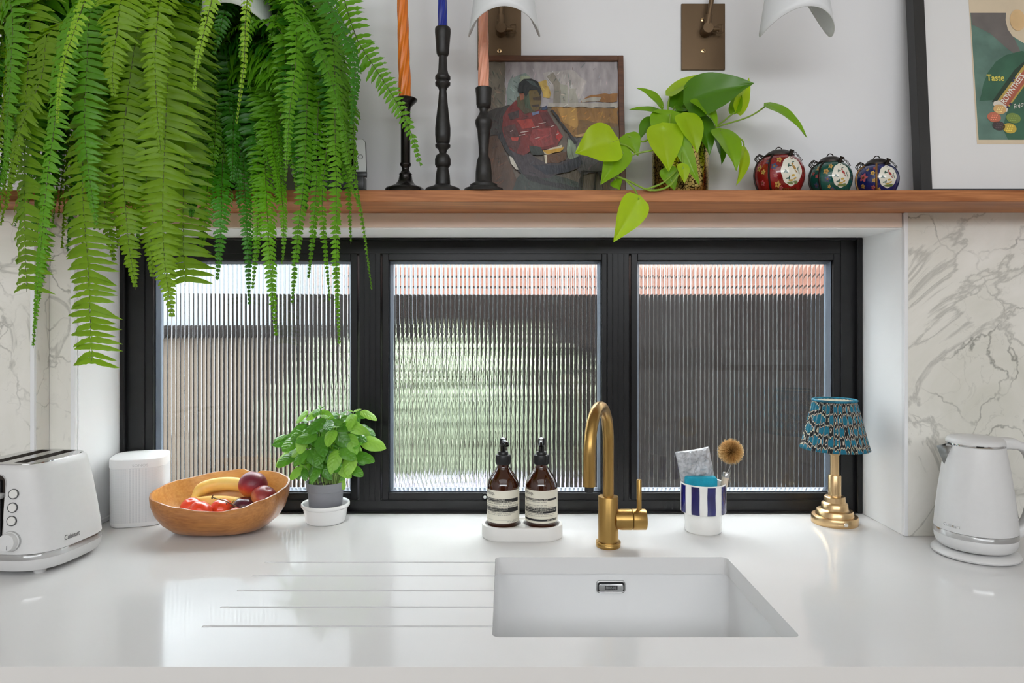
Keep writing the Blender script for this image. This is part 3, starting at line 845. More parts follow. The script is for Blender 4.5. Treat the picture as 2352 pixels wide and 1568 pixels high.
bm = NB(); lathe(bm, [(0, .172), (.011, .172), (.013, .195), (.026, .215), (.029, .235), (.022, .256), (0, .264)], 24); obj('bulb', bm, mat('opal_bulb', srgb(240, 236, 226), .3), t)
# pleated shade: cloth with printed hexagons on it, cream lining
M_cloth = bpy.data.materials.new('teal_hexagon_cloth'); M_cloth.use_nodes = True; MATS['teal_hexagon_cloth'] = M_cloth
N, L, b = nodes_of(M_cloth); b.inputs['Roughness'].default_value = .8
at = N.new('ShaderNodeUVMap'); at.uv_map = 'UVMap'
def vmath(op, a, bb=None):
    k = N.new('ShaderNodeVectorMath'); k.operation = op
    L.new(a, k.inputs[0])
    if bb is not None: k.inputs[1].default_value = bb
    return k
def fm(op, a, bb=None):
    k = N.new('ShaderNodeMath'); k.operation = op
    if hasattr(a, 'type'): L.new(a, k.inputs[0])
    else: k.inputs[0].default_value = a
    if bb is not None:
        if hasattr(bb, 'type'): L.new(bb, k.inputs[1])
        else: k.inputs[1].default_value = bb
    return k.outputs[0]
sp = N.new('ShaderNodeSeparateXYZ'); L.new(at.outputs[0], sp.inputs[0])
nz = N.new('ShaderNodeTexNoise'); nz.inputs['Scale'].default_value = 9; nz.inputs['Detail'].default_value = 2; L.new(at.outputs[0], nz.inputs['Vector'])
wob = fm('MULTIPLY', fm('SUBTRACT', nz.outputs[0], .5), .16)
U = fm('ADD', fm('MULTIPLY', sp.outputs[0], 25.0), fm('MULTIPLY', wob, 2.4)); Vv = fm('ADD', fm('MULTIPLY', sp.outputs[1], 2.3), fm('MULTIPLY', wob, .7))
def hexm(o):
    u = fm('ABSOLUTE', fm('SUBTRACT', fm('FRACT', fm('ADD', U, o)), .5)); v = fm('ABSOLUTE', fm('SUBTRACT', fm('FRACT', fm('ADD', Vv, o)), .5))
    return fm('MAXIMUM', fm('MULTIPLY', u, 2.0), fm('MULTIPLY', fm('ADD', v, fm('MULTIPLY', u, .6)), 2.5))
hexd = fm('MINIMUM', hexm(0.0), hexm(.5))     # interlocking elongated hexagons
rp = N.new('ShaderNodeValToRGB'); rp.color_ramp.interpolation = 'CONSTANT'
E = rp.color_ramp.elements
E[0].position = 0; E[0].color = srgb(8, 116, 142)
E[1].position = .60; E[1].color = srgb(12, 20, 24)
for p_, c_ in ((.67, srgb(214, 202, 180)), (.80, srgb(18, 20, 24))):
    e_ = E.new(p_); e_.color = c_
L.new(hexd, rp.inputs[0])
n3 = N.new('ShaderNodeTexNoise'); n3.inputs['Scale'].default_value = 26; L.new(at.outputs[0], n3.inputs['Vector'])
mk = N.new('ShaderNodeMix'); mk.data_type = 'RGBA'; mk.blend_type = 'MULTIPLY'; mk.inputs[0].default_value = .55
L.new(rp.outputs[0], mk.inputs[6]); L.new(n3.outputs['Color'], mk.inputs[7])
m4 = N.new('ShaderNodeMix'); m4.data_type = 'RGBA'; m4.inputs[0].default_value = .35; L.new(mk.outputs[2], m4.inputs[6]); L.new(rp.outputs[0], m4.inputs[7])
L.new(m4.outputs[2], b.inputs['Base Color'])
M_lining = mat('cream_lining', srgb(232, 224, 204), .8)
M_binding = mat('teal_binding', srgb(18, 104, 128), .8, var=.5, vscale=60)
def shade_mesh(r0, r1, z0, z1, pleats, amp, mats, parent):
    seg, rows_ = pleats * 6, 14
    me = bpy.data.meshes.new('shade'); V = []; Fc = []; mi = []; UV = []
    for inner in (0, 1):
        for j in range(rows_ + 1):
            tt = j / rows_
            for i in range(seg + 1):
                a = 2 * PI * i / seg
                ph = a * pleats + 1.3 * math.sin(a * 3) + .5 * math.sin(tt * 6 + a * 5)
                fl = math.sin(PI * min(1, max(0, tt))) ** .4
                r = r0 + (r1 - r0) * tt + (amp * math.sin(ph) * (.45 + .55 * fl)) + .002 * (max(0, .12 - tt) / .12)
                r -= .0015 * inner
                V.append((r * math.cos(a), r * math.sin(a), z0 + (z1 - z0) * tt))
                UV.append((i / seg + .010 * math.sin(ph), tt))
    w = seg + 1; K = (rows_ + 1) * w
    for inner in (0, 1):
        for j in range(rows_):
            for i in range(seg):
                q = [inner * K + j * w + i, inner * K + j * w + i + 1, inner * K + (j + 1) * w + i + 1, inner * K + (j + 1) * w + i]
                Fc.append(q if not inner else q[::-1]); mi.append(inner)
    for i in range(seg):
        Fc.append([i, K + i, K + i + 1, i + 1]); mi.append(0)
        b_ = rows_ * w; Fc.append([b_ + i, b_ + i + 1, K + b_ + i + 1, K + b_ + i]); mi.append(0)
    me.from_pydata(V, [], Fc)
    for m_ in mats: me.materials.append(m_)
    me.polygons.foreach_set('use_smooth', [True] * len(Fc)); me.polygons.foreach_set('material_index', mi)
    uv = me.uv_layers.new(name='UVMap')
    for l in me.loops: uv.data[l.index].uv = UV[l.vertex_index]
    o = bpy.data.objects.new('shade', me); COL.objects.link(o); o.parent = parent
    return o
sh = shade_mesh(.0770, .0485, .181, .297, 34, .0016, [M_cloth, M_lining], t)
bm = NB(); tube(bm, [(.0492 * math.cos(2 * PI * k / 48), .0492 * math.sin(2 * PI * k / 48), .2985) for k in range(48)], .0028, 8, closed=True); obj('top_binding', bm, M_binding, sh)
bm = NB()
for k in range(3):
    a = 2 * PI * k / 3 + .5; tube(bm, [(.010 * math.cos(a), .010 * math.sin(a), .172), (.03 * math.cos(a), .03 * math.sin(a), .185), (.072 * math.cos(a), .072 * math.sin(a), .188)], .0012, 6)
obj('shade_carrier', bm, M_brass2, t)
# ------------------------------------------------------------------ kettle on its base
M_appl = mat('satin_white_enamel', srgb(214, 213, 212), .38, var=.01, vscale=90, bump=.02, bscale=700)
M_chrome = mat('polished_chrome', srgb(205, 205, 205), .1, 1.0)
M_ink2 = mat('dark_grey_print', srgb(72, 72, 74), .5)
KD = 1.468
kx = PX(2240, KD)
t = thing('power_base', 'flat round white power base underneath the kettle', 'kettle stand', (kx, KD, ZW))
bm = NB(); lathe(bm, [(r_ * .855, z_) for r_, z_ in [(0, .003), (.082, .003), (.082, 0), (.086, 0), (.0935, .0035), (.0945, .0065), (.0925, .010), (.086, .0145), (.060, .0150), (0, .0150)]], 64); obj('base_disc', bm, M_appl, t)
bm = NB(); lathe(bm, [(0, 0), (.070, 0), (.070, .003), (0, .003)], 48); obj('underside', bm, M_dark, t)
t = thing('kettle', 'white tapered electric kettle with chrome bands at the right end', 'kettle', (kx, KD, ZW + .0185), rotz=math.radians(-8))
bm = NB(); lathe(bm, [(r_ * .855, z_) for r_, z_ in [(0, 0), (.072, 0), (.078, .001), (.084, .006), (.0872, .014), (.0885, .0255), (.0880, .0262), (.0, .0262)]], 64); obj('lower_body', bm, M_appl, t)
bm = NB(); lathe(bm, [(r_ * .855, z_) for r_, z_ in [(.080, .0262), (.0886, .0262), (.0890, .0270), (.0885, .0372), (.080, .0376)]], 64); obj('chrome_band', bm, M_chrome, t)
prof = [(.080, .0374), (.0886, .0378), (.0884, .040), (.0845, .080), (.0790, .120), (.0725, .160), (.0660, .195), (.0625, .2105), (.0618, .2120), (.05, .2122)]
bm = NB(); lathe(bm, [(r_ * .855, z_) for r_, z_ in prof], 64); obj('body', bm, M_appl, t)
bm = NB(); lathe(bm, [(r_ * .855, z_) for r_, z_ in [(.05, .2120), (.0628, .2122), (.0632, .2130), (.0626, .2168), (.05, .2170)]], 64); obj('chrome_ring', bm, M_chrome, t)
bm = NB(); lathe(bm, [(r_ * .855, z_) for r_, z_ in [(0, .2168), (.0626, .2168), (.0628, .2200), (.0612, .2245), (.056, .2280), (.030, .2305), (0, .2312)]], 64); obj('lid', bm, M_appl, t)
bm = NB(); A = [(-.058, -.020, .214), (-.058, .020, .214), (-.088, .004, .2065), (-.088, -.004, .2065), (-.068, -.012, .160), (-.068, .012, .160)]
vs = [bm.verts.new(v) for v in [(-.044, -.020, .212), (-.076, 0, .2085), (-.044, .020, .212), (-.056, -.012, .165), (-.060, 0, .168), (-.056, .012, .165)]]
for q in ((0, 1, 4, 3), (1, 2, 5, 4)): bm.faces.new([vs[i] for i in q])
sp_ = obj('spout', bm, mat('dull_spout_steel', srgb(150, 150, 148), .42, .9), t, True); md = sp_.modifiers.new('t', 'SOLIDIFY'); md.thickness = .0016
# handle: a thick bowed strap on the far right side
hp = spline([(.042, 0, .216), (.072, 0, .216), (.100, 0, .202), (.111, 0, .165), (.112, 0, .115), (.104, 0, .065), (.088, 0, .038), (.071, 0, .030)], 28)
bm = NB(); loops = []
for i, p in enumerate(hp):
    tg = (hp[min(i + 1, len(hp) - 1)] - hp[max(i - 1, 0)]).normalized(); n_ = tg.cross(Vector((0, 1, 0))).normalized()
    w, h = .030, .019 if 4 < i < 24 else .024
    loops.append([p + n_ * y + Vector((0, x, 0)) for x, y in squircle(w, h, 3.2, 20)])
loft(bm, loops); obj('handle', bm, M_appl, t)
bm = NB(); box(bm, .050, .0735, -.010, .010, .060, .160, .004, 2)
for v in bm.verts: v.co.x += (.110 - v.co.z) * .16 - .0005
obj('water_gauge', bm, mat('smoked_gauge', srgb(120, 124, 118), .1, trans=.4), t)
def kfn(rad, z0, a0):
    def fn(x, y): a = a0 + x / rad; return Vector(((rad + .0004 - .105 * y) * math.cos(a), (rad + .0004 - .105 * y) * math.sin(a), z0 + y))
    return fn
put_text('brand_lettering', 'Cuisinart', .0098, kfn(.0752, .0475, math.radians(-163)), M_chrome, t)

# ------------------------------------------------------------------ toaster, its lever end towards the room
TL, TW, TP = .216, .204, 3.3
t = thing('toaster', 'white two-slot toaster with chrome band at the left end of the worktop', 'toaster', (-.970, 1.436, ZW), rotz=math.radians(-7))
def tl(w, d, z, p=TP, n=96): return [Vector((x, y, z)) for x, y in squircle(w, d, p, n)]
bm = NB(); loft(bm, [tl(TL - .05, TW - .05, .009), tl(TL - .012, TW - .012, .011), tl(TL - .003, TW - .003, .020), tl(TL, TW, .033)]); obj('plinth', bm, M_appl, t)
bm = NB(); loft(bm, [tl(TL + .001, TW + .001, .033), tl(TL + .002, TW + .002, .034), tl(TL + .0005, TW + .0005, .0445), tl(TL - .002, TW - .002, .045)]); obj('chrome_band', bm, M_chrome, t)
TPROF = [(.045, 0, 0), (.07, .006, .003), (.11, .020, .008), (.15, .036, .014), (.185, .052, .021), (.201, .060, .025), (.208, .066, .029), (.2115, .074, .036)]
bm = NB(); loft(bm, [tl(TL - ww, TW - dd, z) for z, ww, dd in TPROF]); body = obj('body', bm, M_appl, t)
bm = NB(); loft(bm, [tl(TL - .078, TW - .040, .2108), tl(TL - .080, TW - .042, .2130), tl(TL - .086, TW - .048, .2134)]); top_o = obj('top_plate', bm, mat('mirror_steel', srgb(190, 190, 190), .12, 1.0), t)
M_slot = mat('dark_toaster_inside', srgb(58, 50, 44), .6, .3)
def cutter(bm, root):
    c = obj('cut', bm, M_slot, None, False); c.location = root.location; c.rotation_euler = root.rotation_euler; return c
cA = []; cB = []
for s_ in (-1, 1):
    for lst in (cA, cB):
        bm = NB(); box(bm, s_ * .0265 - .0135, s_ * .0265 + .0135, -.066, .066, .08, .25); lst.append(cutter(bm, t))
bm = NB(); prism(bm, rrect(.046, .140, .016, 6, -.004, .124), -TW / 2 - .03, -TW / 2 + .022, axis='Y'); cA.append(cutter(bm, t))
bpy.context.view_layer.update()
boolean(body, cA); boolean(top_o, cB)
for o_ in (body, top_o):
    b2 = bmesh.new(); b2.from_mesh(o_.data)
    for f in b2.faces: f.smooth = True
    for e_ in b2.edges: e_.smooth = e_.calc_face_angle(0) < .6
    b2.to_mesh(o_.data); b2.free()
M_rack = mat('dull_wire', srgb(120, 105, 90), .5, .8)
for s_ in (-1, 1):
    for k in range(4):
        bm = NB(); q = -.055 + k * .0367; tube(bm, [(s_ * .0265 - .010, q, .083), (s_ * .0265 - .010, q, .198)], .0012, 6); obj('rack_wire', bm, M_rack, t)
    bm = NB(); tube(bm, [(s_ * .0265 - .009, -.064, .19), (s_ * .0265 - .009, .064, .19)], .0011, 6); obj('rack_wire', bm, M_rack, t)
def wd(z):
    for (z0, w0, d0), (z1, w1, d1) in zip(TPROF, TPROF[1:]):
        if z <= z1: u = max(0, (z - z0) / (z1 - z0)); return TL - w0 - (w1 - w0) * u, TW - d0 - (d1 - d0) * u
    return TL - TPROF[-1][1], TW - TPROF[-1][2]
def skin_pt(s, z, lift=0.0):
    """Point of the body at height z, walking s metres round from the middle of the lever end."""
    w, d = wd(z); sg = 1 if s >= 0 else -1; s = abs(s)
    def q(a):
        c, n_ = math.cos(a), math.sin(a)
        return Vector((w / 2 * math.copysign(abs(c) ** (2 / TP), c) * sg, d / 2 * math.copysign(abs(n_) ** (2 / TP), n_), z))
    a = -PI / 2; p = q(a); acc = 0
    while True:
        a2 = a + .004; p2 = q(a2); L_ = (p2 - p).length
        if acc + L_ >= s or a2 > PI / 2: break
        acc += L_; a, p = a2, p2
    tg = (p2 - p).normalized() * sg; r = p.lerp(p2, min(1, max(0, (s - acc) / max(1e-9, L_))))
    w2, d2 = wd(z + .004); k2 = Vector((r.x * w2 / w, r.y * d2 / d, z + .004)); upv = (k2 - r).normalized()
    n_ = tg.cross(upv).normalized()
    return r + n_ * lift, n_, tg
def RF(s, z):
    p, n_, tg = skin_pt(s, z); yv = n_.cross(tg)
    M = Matrix((tg, yv, n_)).transposed().to_4x4(); M.translation = p; return M
bm = NB(); MM = Matrix.Translation((-.004, -TW / 2 + .018, .124)) @ Matrix.Rotation(PI / 2, 4, 'X')
loft(bm, [[MM @ Vector((x, y, z)) for x, y in rrect(.012, .118, .004, 4)] for z in (-.006, .001)]); obj('lever_slot', bm, M_dark, t)
bm = NB(); box(bm, -.018, .012, -TW / 2 - .006, -TW / 2 + .019, .148, .159, .004, 3); obj('lever', bm, M_appl, t)
lp = []
for e_ in (0, .0035): lp.append([skin_pt(x, z, .0006)[0] for x, z in rrect(.046 + e_, .140 + e_, .016, 6, -.004, .124)])
bm = NB(); R_ = [[bm.verts.new(v) for v in l_] for l_ in lp]; nn = len(lp[0])
for k in range(nn): bm.faces.new([R_[0][k], R_[0][(k + 1) % nn], R_[1][(k + 1) % nn], R_[1][k]])
obj('chrome_surround', bm, M_chrome, t)
BXX = .037
for z in (.159, .1335, .1085):
    bm = NB(); lathe(bm, [(0, 0), (.0096, 0), (.0098, .0012), (.0096, .002), (.0084, .002), (.0084, .0005)], 32, M=RF(BXX, z)); bt = obj('button', bm, M_ink2, t)
    bm = NB(); lathe(bm, [(0, .0), (.0082, 0), (.0082, .002), (.0076, .0028), (0, .0030)], 32, M=RF(BXX, z)); obj('button_cap', bm, mat('button_white', srgb(222, 220, 216), .4), bt)
MD = RF(BXX, .070)
bm = NB(); lathe(bm, [(0, -.002), (.0182, -.002), (.0184, .003), (.0168, .004), (.0165, .012), (.0156, .0138), (0, .0142)], 44, M=MD); dl = obj('dial', bm, M_appl, t)
bm = NB(); b3 = bmesh.new(); box(b3, .0025, .0033, -.013, -.005, .0141, .0146); merge(bm, b3, 0, MD); obj('dial_mark', bm, M_ink2, dl)
bm = NB(); lathe(bm, [(.0184, -.001), (.0198, -.001), (.0196, .0016), (.0184, .0016)], 44, M=MD); obj('dial_ring', bm, M_chrome, dl)
put_text('brand_lettering', 'Cuisinart', .0128, lambda x, y: skin_pt(.132 + x, .058 + y, .0006)[0], M_ink2, t, .82, bold=.012)
for sx in (-1, 1):
    for sy in (-1, 1):
        bm = NB(); lathe(bm, [(0, 0), (.010, 0), (.011, .002), (.011, .011), (0, .011)], 20, c=(sx * .066, sy * .062, 0)); obj('foot', bm, M_appl, t)
bm = NB(); loft(bm, [tl(TL - .09, TW - .08, .003), tl(TL - .08, TW - .07, .0092)]); obj('underside', bm, M_dark, t)

# ------------------------------------------------------------------ speaker
SD = 1.716
t = thing('speaker', 'white rounded wireless speaker standing in the left window corner', 'speaker', (PX(323, SD), SD, ZW), rotz=math.radians(16))
M_spk = mat('matt_white_plastic', srgb(238, 238, 238), .45)
# perforated grille: rows of dark pin holes by two crossed waves
M_grille = mat('perforated_white_metal', srgb(228, 229, 230), .5)
N, L, b = nodes_of(M_grille)
uvn = N.new('ShaderNodeUVMap'); uvn.uv_map = 'UVMap'
mp = N.new('ShaderNodeMapping'); mp.inputs['Scale'].default_value = (170, 60, 1); mp.inputs['Rotation'].default_value = (0, 0, 0); L.new(uvn.outputs[0], mp.inputs[0])
vo = N.new('ShaderNodeTexVoronoi'); vo.inputs['Randomness'].default_value = 0; vo.inputs['Scale'].default_value = 1; L.new(mp.outputs[0], vo.inputs['Vector'])
rp = N.new('ShaderNodeValToRGB'); rp.color_ramp.elements[0].position = .22; rp.color_ramp.elements[0].color = srgb(206, 207, 210)
rp.color_ramp.elements[1].position = .36; rp.color_ramp.elements[1].color = srgb(232, 232, 233); L.new(vo.outputs['Distance'], rp.inputs[0]); L.new(rp.outputs[0], b.inputs['Base Color'])
S_ = .126
def sl(k, z, n=72): return [Vector((x, y, z)) for x, y in squircle(S_ * k, S_ * k, 3.6, n)]
bm = NB(); loft(bm, [sl(.9, 0), sl(.965, .001), sl(.98, .004), sl(.985, .011)]); obj('base_ring', bm, M_spk, t)
n = 72; V = []; UV = []
for j, (k_, z) in enumerate(((.985, .011), (.99, .014), (.99, .137), (.985, .140))):
    l_ = sl(k_, z); V += l_ + [l_[0]]; UV += [(i / n, (z - .011) / .129) for i in range(n + 1)]
Fc = [[j * (n + 1) + i, j * (n + 1) + i + 1, (j + 1) * (n + 1) + i + 1, (j + 1) * (n + 1) + i] for j in range(3) for i in range(n)]
o = obj_raw('grille', V, Fc, M_grille, t)
uv = o.data.uv_layers.new(name='UVMap')
for l_ in o.data.loops: uv.data[l_.index].uv = UV[l_.vertex_index]
bm = NB(); loft(bm, [sl(.985, .140), sl(1.0, .1405), sl(1.0, .158), sl(.99, .1608), sl(.96, .1618), sl(.8, .1622)]); obj('top_cap', bm, M_spk, t)
put_text('brand_lettering', 'SONOS', .0085, lambda x, y: Vector((.012 + x, -S_ / 2 - .0004, .1445 + y)), mat('pale_grey_print', srgb(205, 205, 206), .5), t, 1.25, 'C')
# ------------------------------------------------------------------ wooden bowl and fruit
M_bowl = wood('turned_bowl_wood', srgb(150, 92, 42), srgb(190, 128, 66), 'X', 16, .28, 1.6, coat=.25, stretch=.16)
M_bowlin = wood('bowl_wood_inside', srgb(200, 140, 70), srgb(224, 172, 102), 'X', 14, .35, 1.6, stretch=.16)
BD = 1.640
bx = PX(505, BD)
bowl = thing('wooden_bowl', 'free-form golden wooden bowl of fruit beside the speaker', 'bowl', (bx, BD, ZW))
def rim(a):
    """rim radius and height by angle (0 = right, 90 = away)"""
    d = math.degrees(a) % 360
    rx, ry = .152, .112
    pw = 2.35
    r = (abs(math.cos(a) / rx) ** pw + abs(math.sin(a) / ry) ** pw) ** (-1 / pw)
    key = [(0, .098), (20, .112), (40, .117), (58, .118), (66, .108), (74, .114), (84, .119), (110, .114), (150, .102), (180, .095), (215, .088), (245, .080), (270, .074), (292, .0715), (310, .076), (330, .088), (345, .0935), (360, .098)]
    for (a0, h0), (a1, h1) in zip(key, key[1:]):
        if a0 <= d <= a1:
            u = (d - a0) / (a1 - a0); u = u * u * (3 - 2 * u); h = h0 + (h1 - h0) * u; break
    r *= 1 + .05 * math.exp(-((d - 14) / 12) ** 2) - .035 * math.exp(-((d - 66) / 7) ** 2) + .03 * math.exp(-((d - 90) / 15) ** 2)
    return r, h
n = 120; bm = NB(); loops = []
outer = [(0, .50, True), (.02, .56, True), (.10, .70, True), (.28, .84, True), (.5, .93, True), (.75, .985, True), (.95, 1.0, True), (1.0, .992, True), (1.0, .965, False), (.95, .955, False), (.75, .94, False), (.5, .88, False), (.28, .77, False), (.16, .6, False), (.12, .35, False), (.11, .1, False)]
for hf, rf, _ in outer:
    lp = []
    for k in range(n):
        a = 2 * PI * k / n; r, h = rim(a)
        mean = .096
        hh = hf * (mean + (h - mean) * min(1, hf * 1.3 + .0)) if hf < 1 else h
        rr = r * rf if rf > .6 else (r * .6 + .08 * .4) * rf / 1.0 if rf > .45 else .1 * rf
        lp.append(Vector((rr * math.cos(a), rr * math.sin(a), hh)))
    loops.append(lp)
R_ = loft(bm, loops, True, True)
for f in bm.faces:
    c = f.calc_center_median()
ob = obj('bowl_shell', bm, [M_bowl, M_bowlin], bowl, angle=60)
for p in ob.data.polygons:
    if p.index >= 8 * n and p.index < 15 * n: p.material_index = 1
ob.data.polygons[len(ob.data.polygons) - 1].material_index = 1

def fruit(name, label, cat, loc, r, m, sq=(1, 1, 1), rot=(0, 0, 0), dimple=.12, seg=36, group=None):
    o = thing(name, label, cat, loc, group=group, rot=rot)
    prof = []
    for k in range(25):
        a = -PI / 2 + PI * k / 24
        rr = math.cos(a); z = math.sin(a)
        z -= dimple * math.exp(-(rr / .22) ** 2) * (1 if z > 0 else -.4)
        prof.append((max(0, rr) * r if 0 < k < 24 else 0, z * r))
    bm = NB(); lathe(bm, prof, seg)
    for v in bm.verts: v.co = Vector((v.co.x * sq[0], v.co.y * sq[1], v.co.z * sq[2]))
    obj('flesh', bm, m, o)
    return o
def skin(name, cs, scale, rough, coat=.2, axis_mix=None):
    m = mat(name, cs[0], rough, coat=coat)
    N, L, b = nodes_of(m)
    tc = N.new('ShaderNodeTexCoord'); nz = N.new('ShaderNodeTexNoise'); nz.inputs['Scale'].default_value = scale; nz.inputs['Detail'].default_value = 5
    L.new(tc.outputs['Object'], nz.inputs['Vector'])
    rp = N.new('ShaderNodeValToRGB'); rp.color_ramp.elements[0].position = .32; rp.color_ramp.elements[0].color = cs[0]
    rp.color_ramp.elements[1].position = .68; rp.color_ramp.elements[1].color = cs[-1]
    for i, c in enumerate(cs[1:-1]): e = rp.color_ramp.elements.new(.32 + .36 * (i + 1) / (len(cs) - 1)); e.color = c
    src = nz.outputs[0]
    if axis_mix:
        sx = N.new('ShaderNodeSeparateXYZ'); L.new(tc.outputs['Object'], sx.inputs[0])
        mr = N.new('ShaderNodeMapRange'); mr.inputs[1].default_value = axis_mix[1]; mr.inputs[2].default_value = axis_mix[2]
        L.new(sx.outputs[axis_mix[0]], mr.inputs[0])
        ad = N.new('ShaderNodeMath'); ad.operation = 'MULTIPLY_ADD'; ad.inputs[1].default_value = .55; L.new(mr.outputs[0], ad.inputs[0])
        mu = N.new('ShaderNodeMath'); mu.operation = 'MULTIPLY'; mu.inputs[1].default_value = .45; L.new(nz.outputs[0], mu.inputs[0]); L.new(mu.outputs[0], ad.inputs[2]); src = ad.outputs[0]
    L.new(src, rp.inputs[0]); L.new(rp.outputs[0], b.inputs['Base Color'])
    return m
M_nect = skin('nectarine_skin', [srgb(220, 120, 56), srgb(182, 50, 46), srgb(136, 30, 46), srgb(112, 24, 44)], 22, .42, .05, (2, -.030, .022))
M_nect2 = skin('speckled_nectarine_skin', [srgb(222, 170, 104), srgb(204, 126, 74), srgb(160, 56, 48), srgb(124, 34, 44)], 30, .42, .05, (2, -.028, .030))
M_plum = skin('plum_skin', [srgb(58, 14, 34), srgb(82, 20, 40)], 18, .3)
M_tom = skin('tomato_skin', [srgb(214, 60, 34), srgb(230, 84, 48)], 10, .2, .2)
M_ban = skin('banana_skin', [srgb(226, 174, 72), srgb(238, 200, 108), srgb(238, 206, 120)], 12, .45, .0)
M_btip = mat('banana_tip', srgb(70, 52, 30), .8)
zb = lambda py, D: PZ(py, D)
fruit('nectarine', 'dark red nectarine highest in the fruit bowl', 'nectarine', P(581, 1113, 1.660), .0335, M_nect, (1, 1, .94), (math.radians(-12), math.radians(14), 0), group='stone fruit in the bowl')
fruit('nectarine', 'golden speckled nectarine against the right rim of the bowl', 'nectarine', P(607, 1141, 1.634), .0300, M_nect2, (1.02, 1, .82), (math.radians(25), math.radians(20), .5), group='stone fruit in the bowl')
fruit('plum', 'dark purple plum below the red nectarine in the bowl', 'plum', P(561, 1162, 1.618), .0265, M_plum, (1.0, 1, .78), (0, 0, 0), group='stone fruit in the bowl')
for (px, py, D, r, lb) in ((439, 1163, 1.625, .0250, 'red vine tomato leftmost in the wooden bowl'), (461, 1171, 1.578, .0255, 'shiny red tomato nearest the front rim of the bowl'), (509, 1166, 1.618, .0255, 'red tomato under the dry vine stalk in the bowl'), (541, 1176, 1.582, .0150, 'tiny red tomato beside the purple plum')):
    fruit('tomato', lb, 'tomato', P(px, py + 2, D), r, M_tom, (1, 1, .86), (math.radians(20), 0, px * .1), group='tomatoes in the bowl')
def banana(label, pts, R, grp):
    pts = spline(pts, 26)
    o = thing('banana', label, 'banana', pts[13], group=grp)
    pts = [p - pts[13] for p in pts]
    m = len(pts) - 1
    rad = []
    for i in range(m + 1):
        u = i / m
        if u < .1: r = .30 + .25 * (u / .1)
        elif u < .22: r = .55 + .45 * math.sin((u - .1) / .12 * PI / 2)
        elif u < .82: r = 1
        else: r = 1 - .72 * ((u - .82) / .18) ** 1.7
        rad.append(R * r)
    bm = NB(); tube(bm, pts, rad, 7)
    ob = obj('peel', bm, M_ban, o, angle=75); md = ob.modifiers.new('s', 'SUBSURF'); md.levels = 2; md.render_levels = 2
    bm = NB(); d0 = (pts[0] - pts[1]).normalized(); d1 = (pts[-1] - pts[-2]).normalized()
    tube(bm, [pts[0] - d0 * .004, pts[0] + d0 * .006, pts[0] + d0 * .016, pts[0] + d0 * .022], [rad[0] * 1.0, rad[0] * .8, rad[0] * .85, rad[0] * .9], 8)
    tube(bm, [pts[-1] - d1 * .003, pts[-1] + d1 * .004], [rad[-1] * .8, rad[-1] * .6], 8)
    obj('tip', bm, M_btip, o)
banana('pale yellow banana curving along the back of the bowl', [P(440, 1150, 1.66), P(462, 1124, 1.690), P(500, 1112, 1.705), P(545, 1112, 1.705), P(590, 1124, 1.70), P(622, 1146, 1.68)], .0185, 'bananas in the bowl')
banana('lower yellow banana half hidden by tomatoes in the bowl', [P(425, 1168, 1.645), P(455, 1156, 1.658), P(500, 1152, 1.664), P(545, 1156, 1.664), P(580, 1166, 1.66)], .0165, 'bananas in the bowl')
M_vine = mat('dry_tomato_vine', srgb(112, 88, 60), .8)
t = thing('tomato_vine', 'dry brown tomato stalk lying across the fruit in the bowl', 'stalk', P(530, 1150, 1.595))
def vp(px, py, D=1.588): return P(px, py, D) - t.location
bm = NB()
tube(bm, spline([vp(487, 1141), vp(497, 1145), vp(515, 1149), vp(532, 1157), vp(545, 1165), vp(556, 1174)], 16), .0013, 6)
tube(bm, [vp(487, 1141) + Vector((0, 0, -.004)), vp(487, 1141), vp(490, 1136)], [.002, .0017, .0012], 6)
for (a_, b_) in (((532, 1157), (538, 1148)), ((545, 1165), (536, 1170)), ((540, 1163), (528, 1166)), ((549, 1168), (556, 1160)), ((518, 1150), (520, 1158)), ((556, 1174), (547, 1178)), ((545, 1165), (543, 1177))):
    tube(bm, spline([vp(*a_), (vp(*a_) + vp(*b_)) / 2 + Vector((.001, -.002, .001)), vp(*b_)], 5), .0008, 5)
obj('stalk', bm, M_vine, t)

# ------------------------------------------------------------------ basil
M_grey = mat('grey_plastic_pot', srgb(132, 132, 138), .45)
M_dish = mat('white_ceramic_dish', srgb(234, 233, 231), .22, coat=.2)
M_soil = mat('dark_potting_soil', srgb(52, 40, 30), .95, var=.4, vscale=160, bump=.8, bscale=200)
GD = 1.708
gx = PX(748, GD)
t = thing('ceramic_dish', 'low white ceramic dish under the grey basil pot', 'dish', (gx, GD, ZW))
bm = NB(); lathe(bm, [(0, 0), (.044, 0), (.0465, .002), (.048, .005), (.0535, .036), (.0570, .038), (.0585, .040), (.0585, .0455), (.0575, .047), (.0550, .0472), (.0530, .046), (.0515, .042), (.0465, .010), (0, .008)], 56); obj('dish_body', bm, M_dish, t)
BZ = ZW + .0095
t = thing('basil_plant', 'bushy green basil plant in a grey plastic pot on the worktop', 'potted plant', (gx, GD, BZ))
PH = .088
bm = NB(); lathe(bm, [(0, 0), (.036, 0), (.0375, .002), (.0425, .066), (.0430, .068), (.0455, .069), (.0470, .080), (.0475, PH), (.0480, PH + .002), (.0465, PH + .002), (.0450, PH - .004), (.0430, PH - .012), (0, PH - .010)], 48); pot = obj('pot', bm, M_grey, t)
bm = NB(); lathe(bm, [(0, PH - .004), (.02, PH - .005), (.0445, PH - .008)], 32); obj('soil', bm, M_soil, pot)
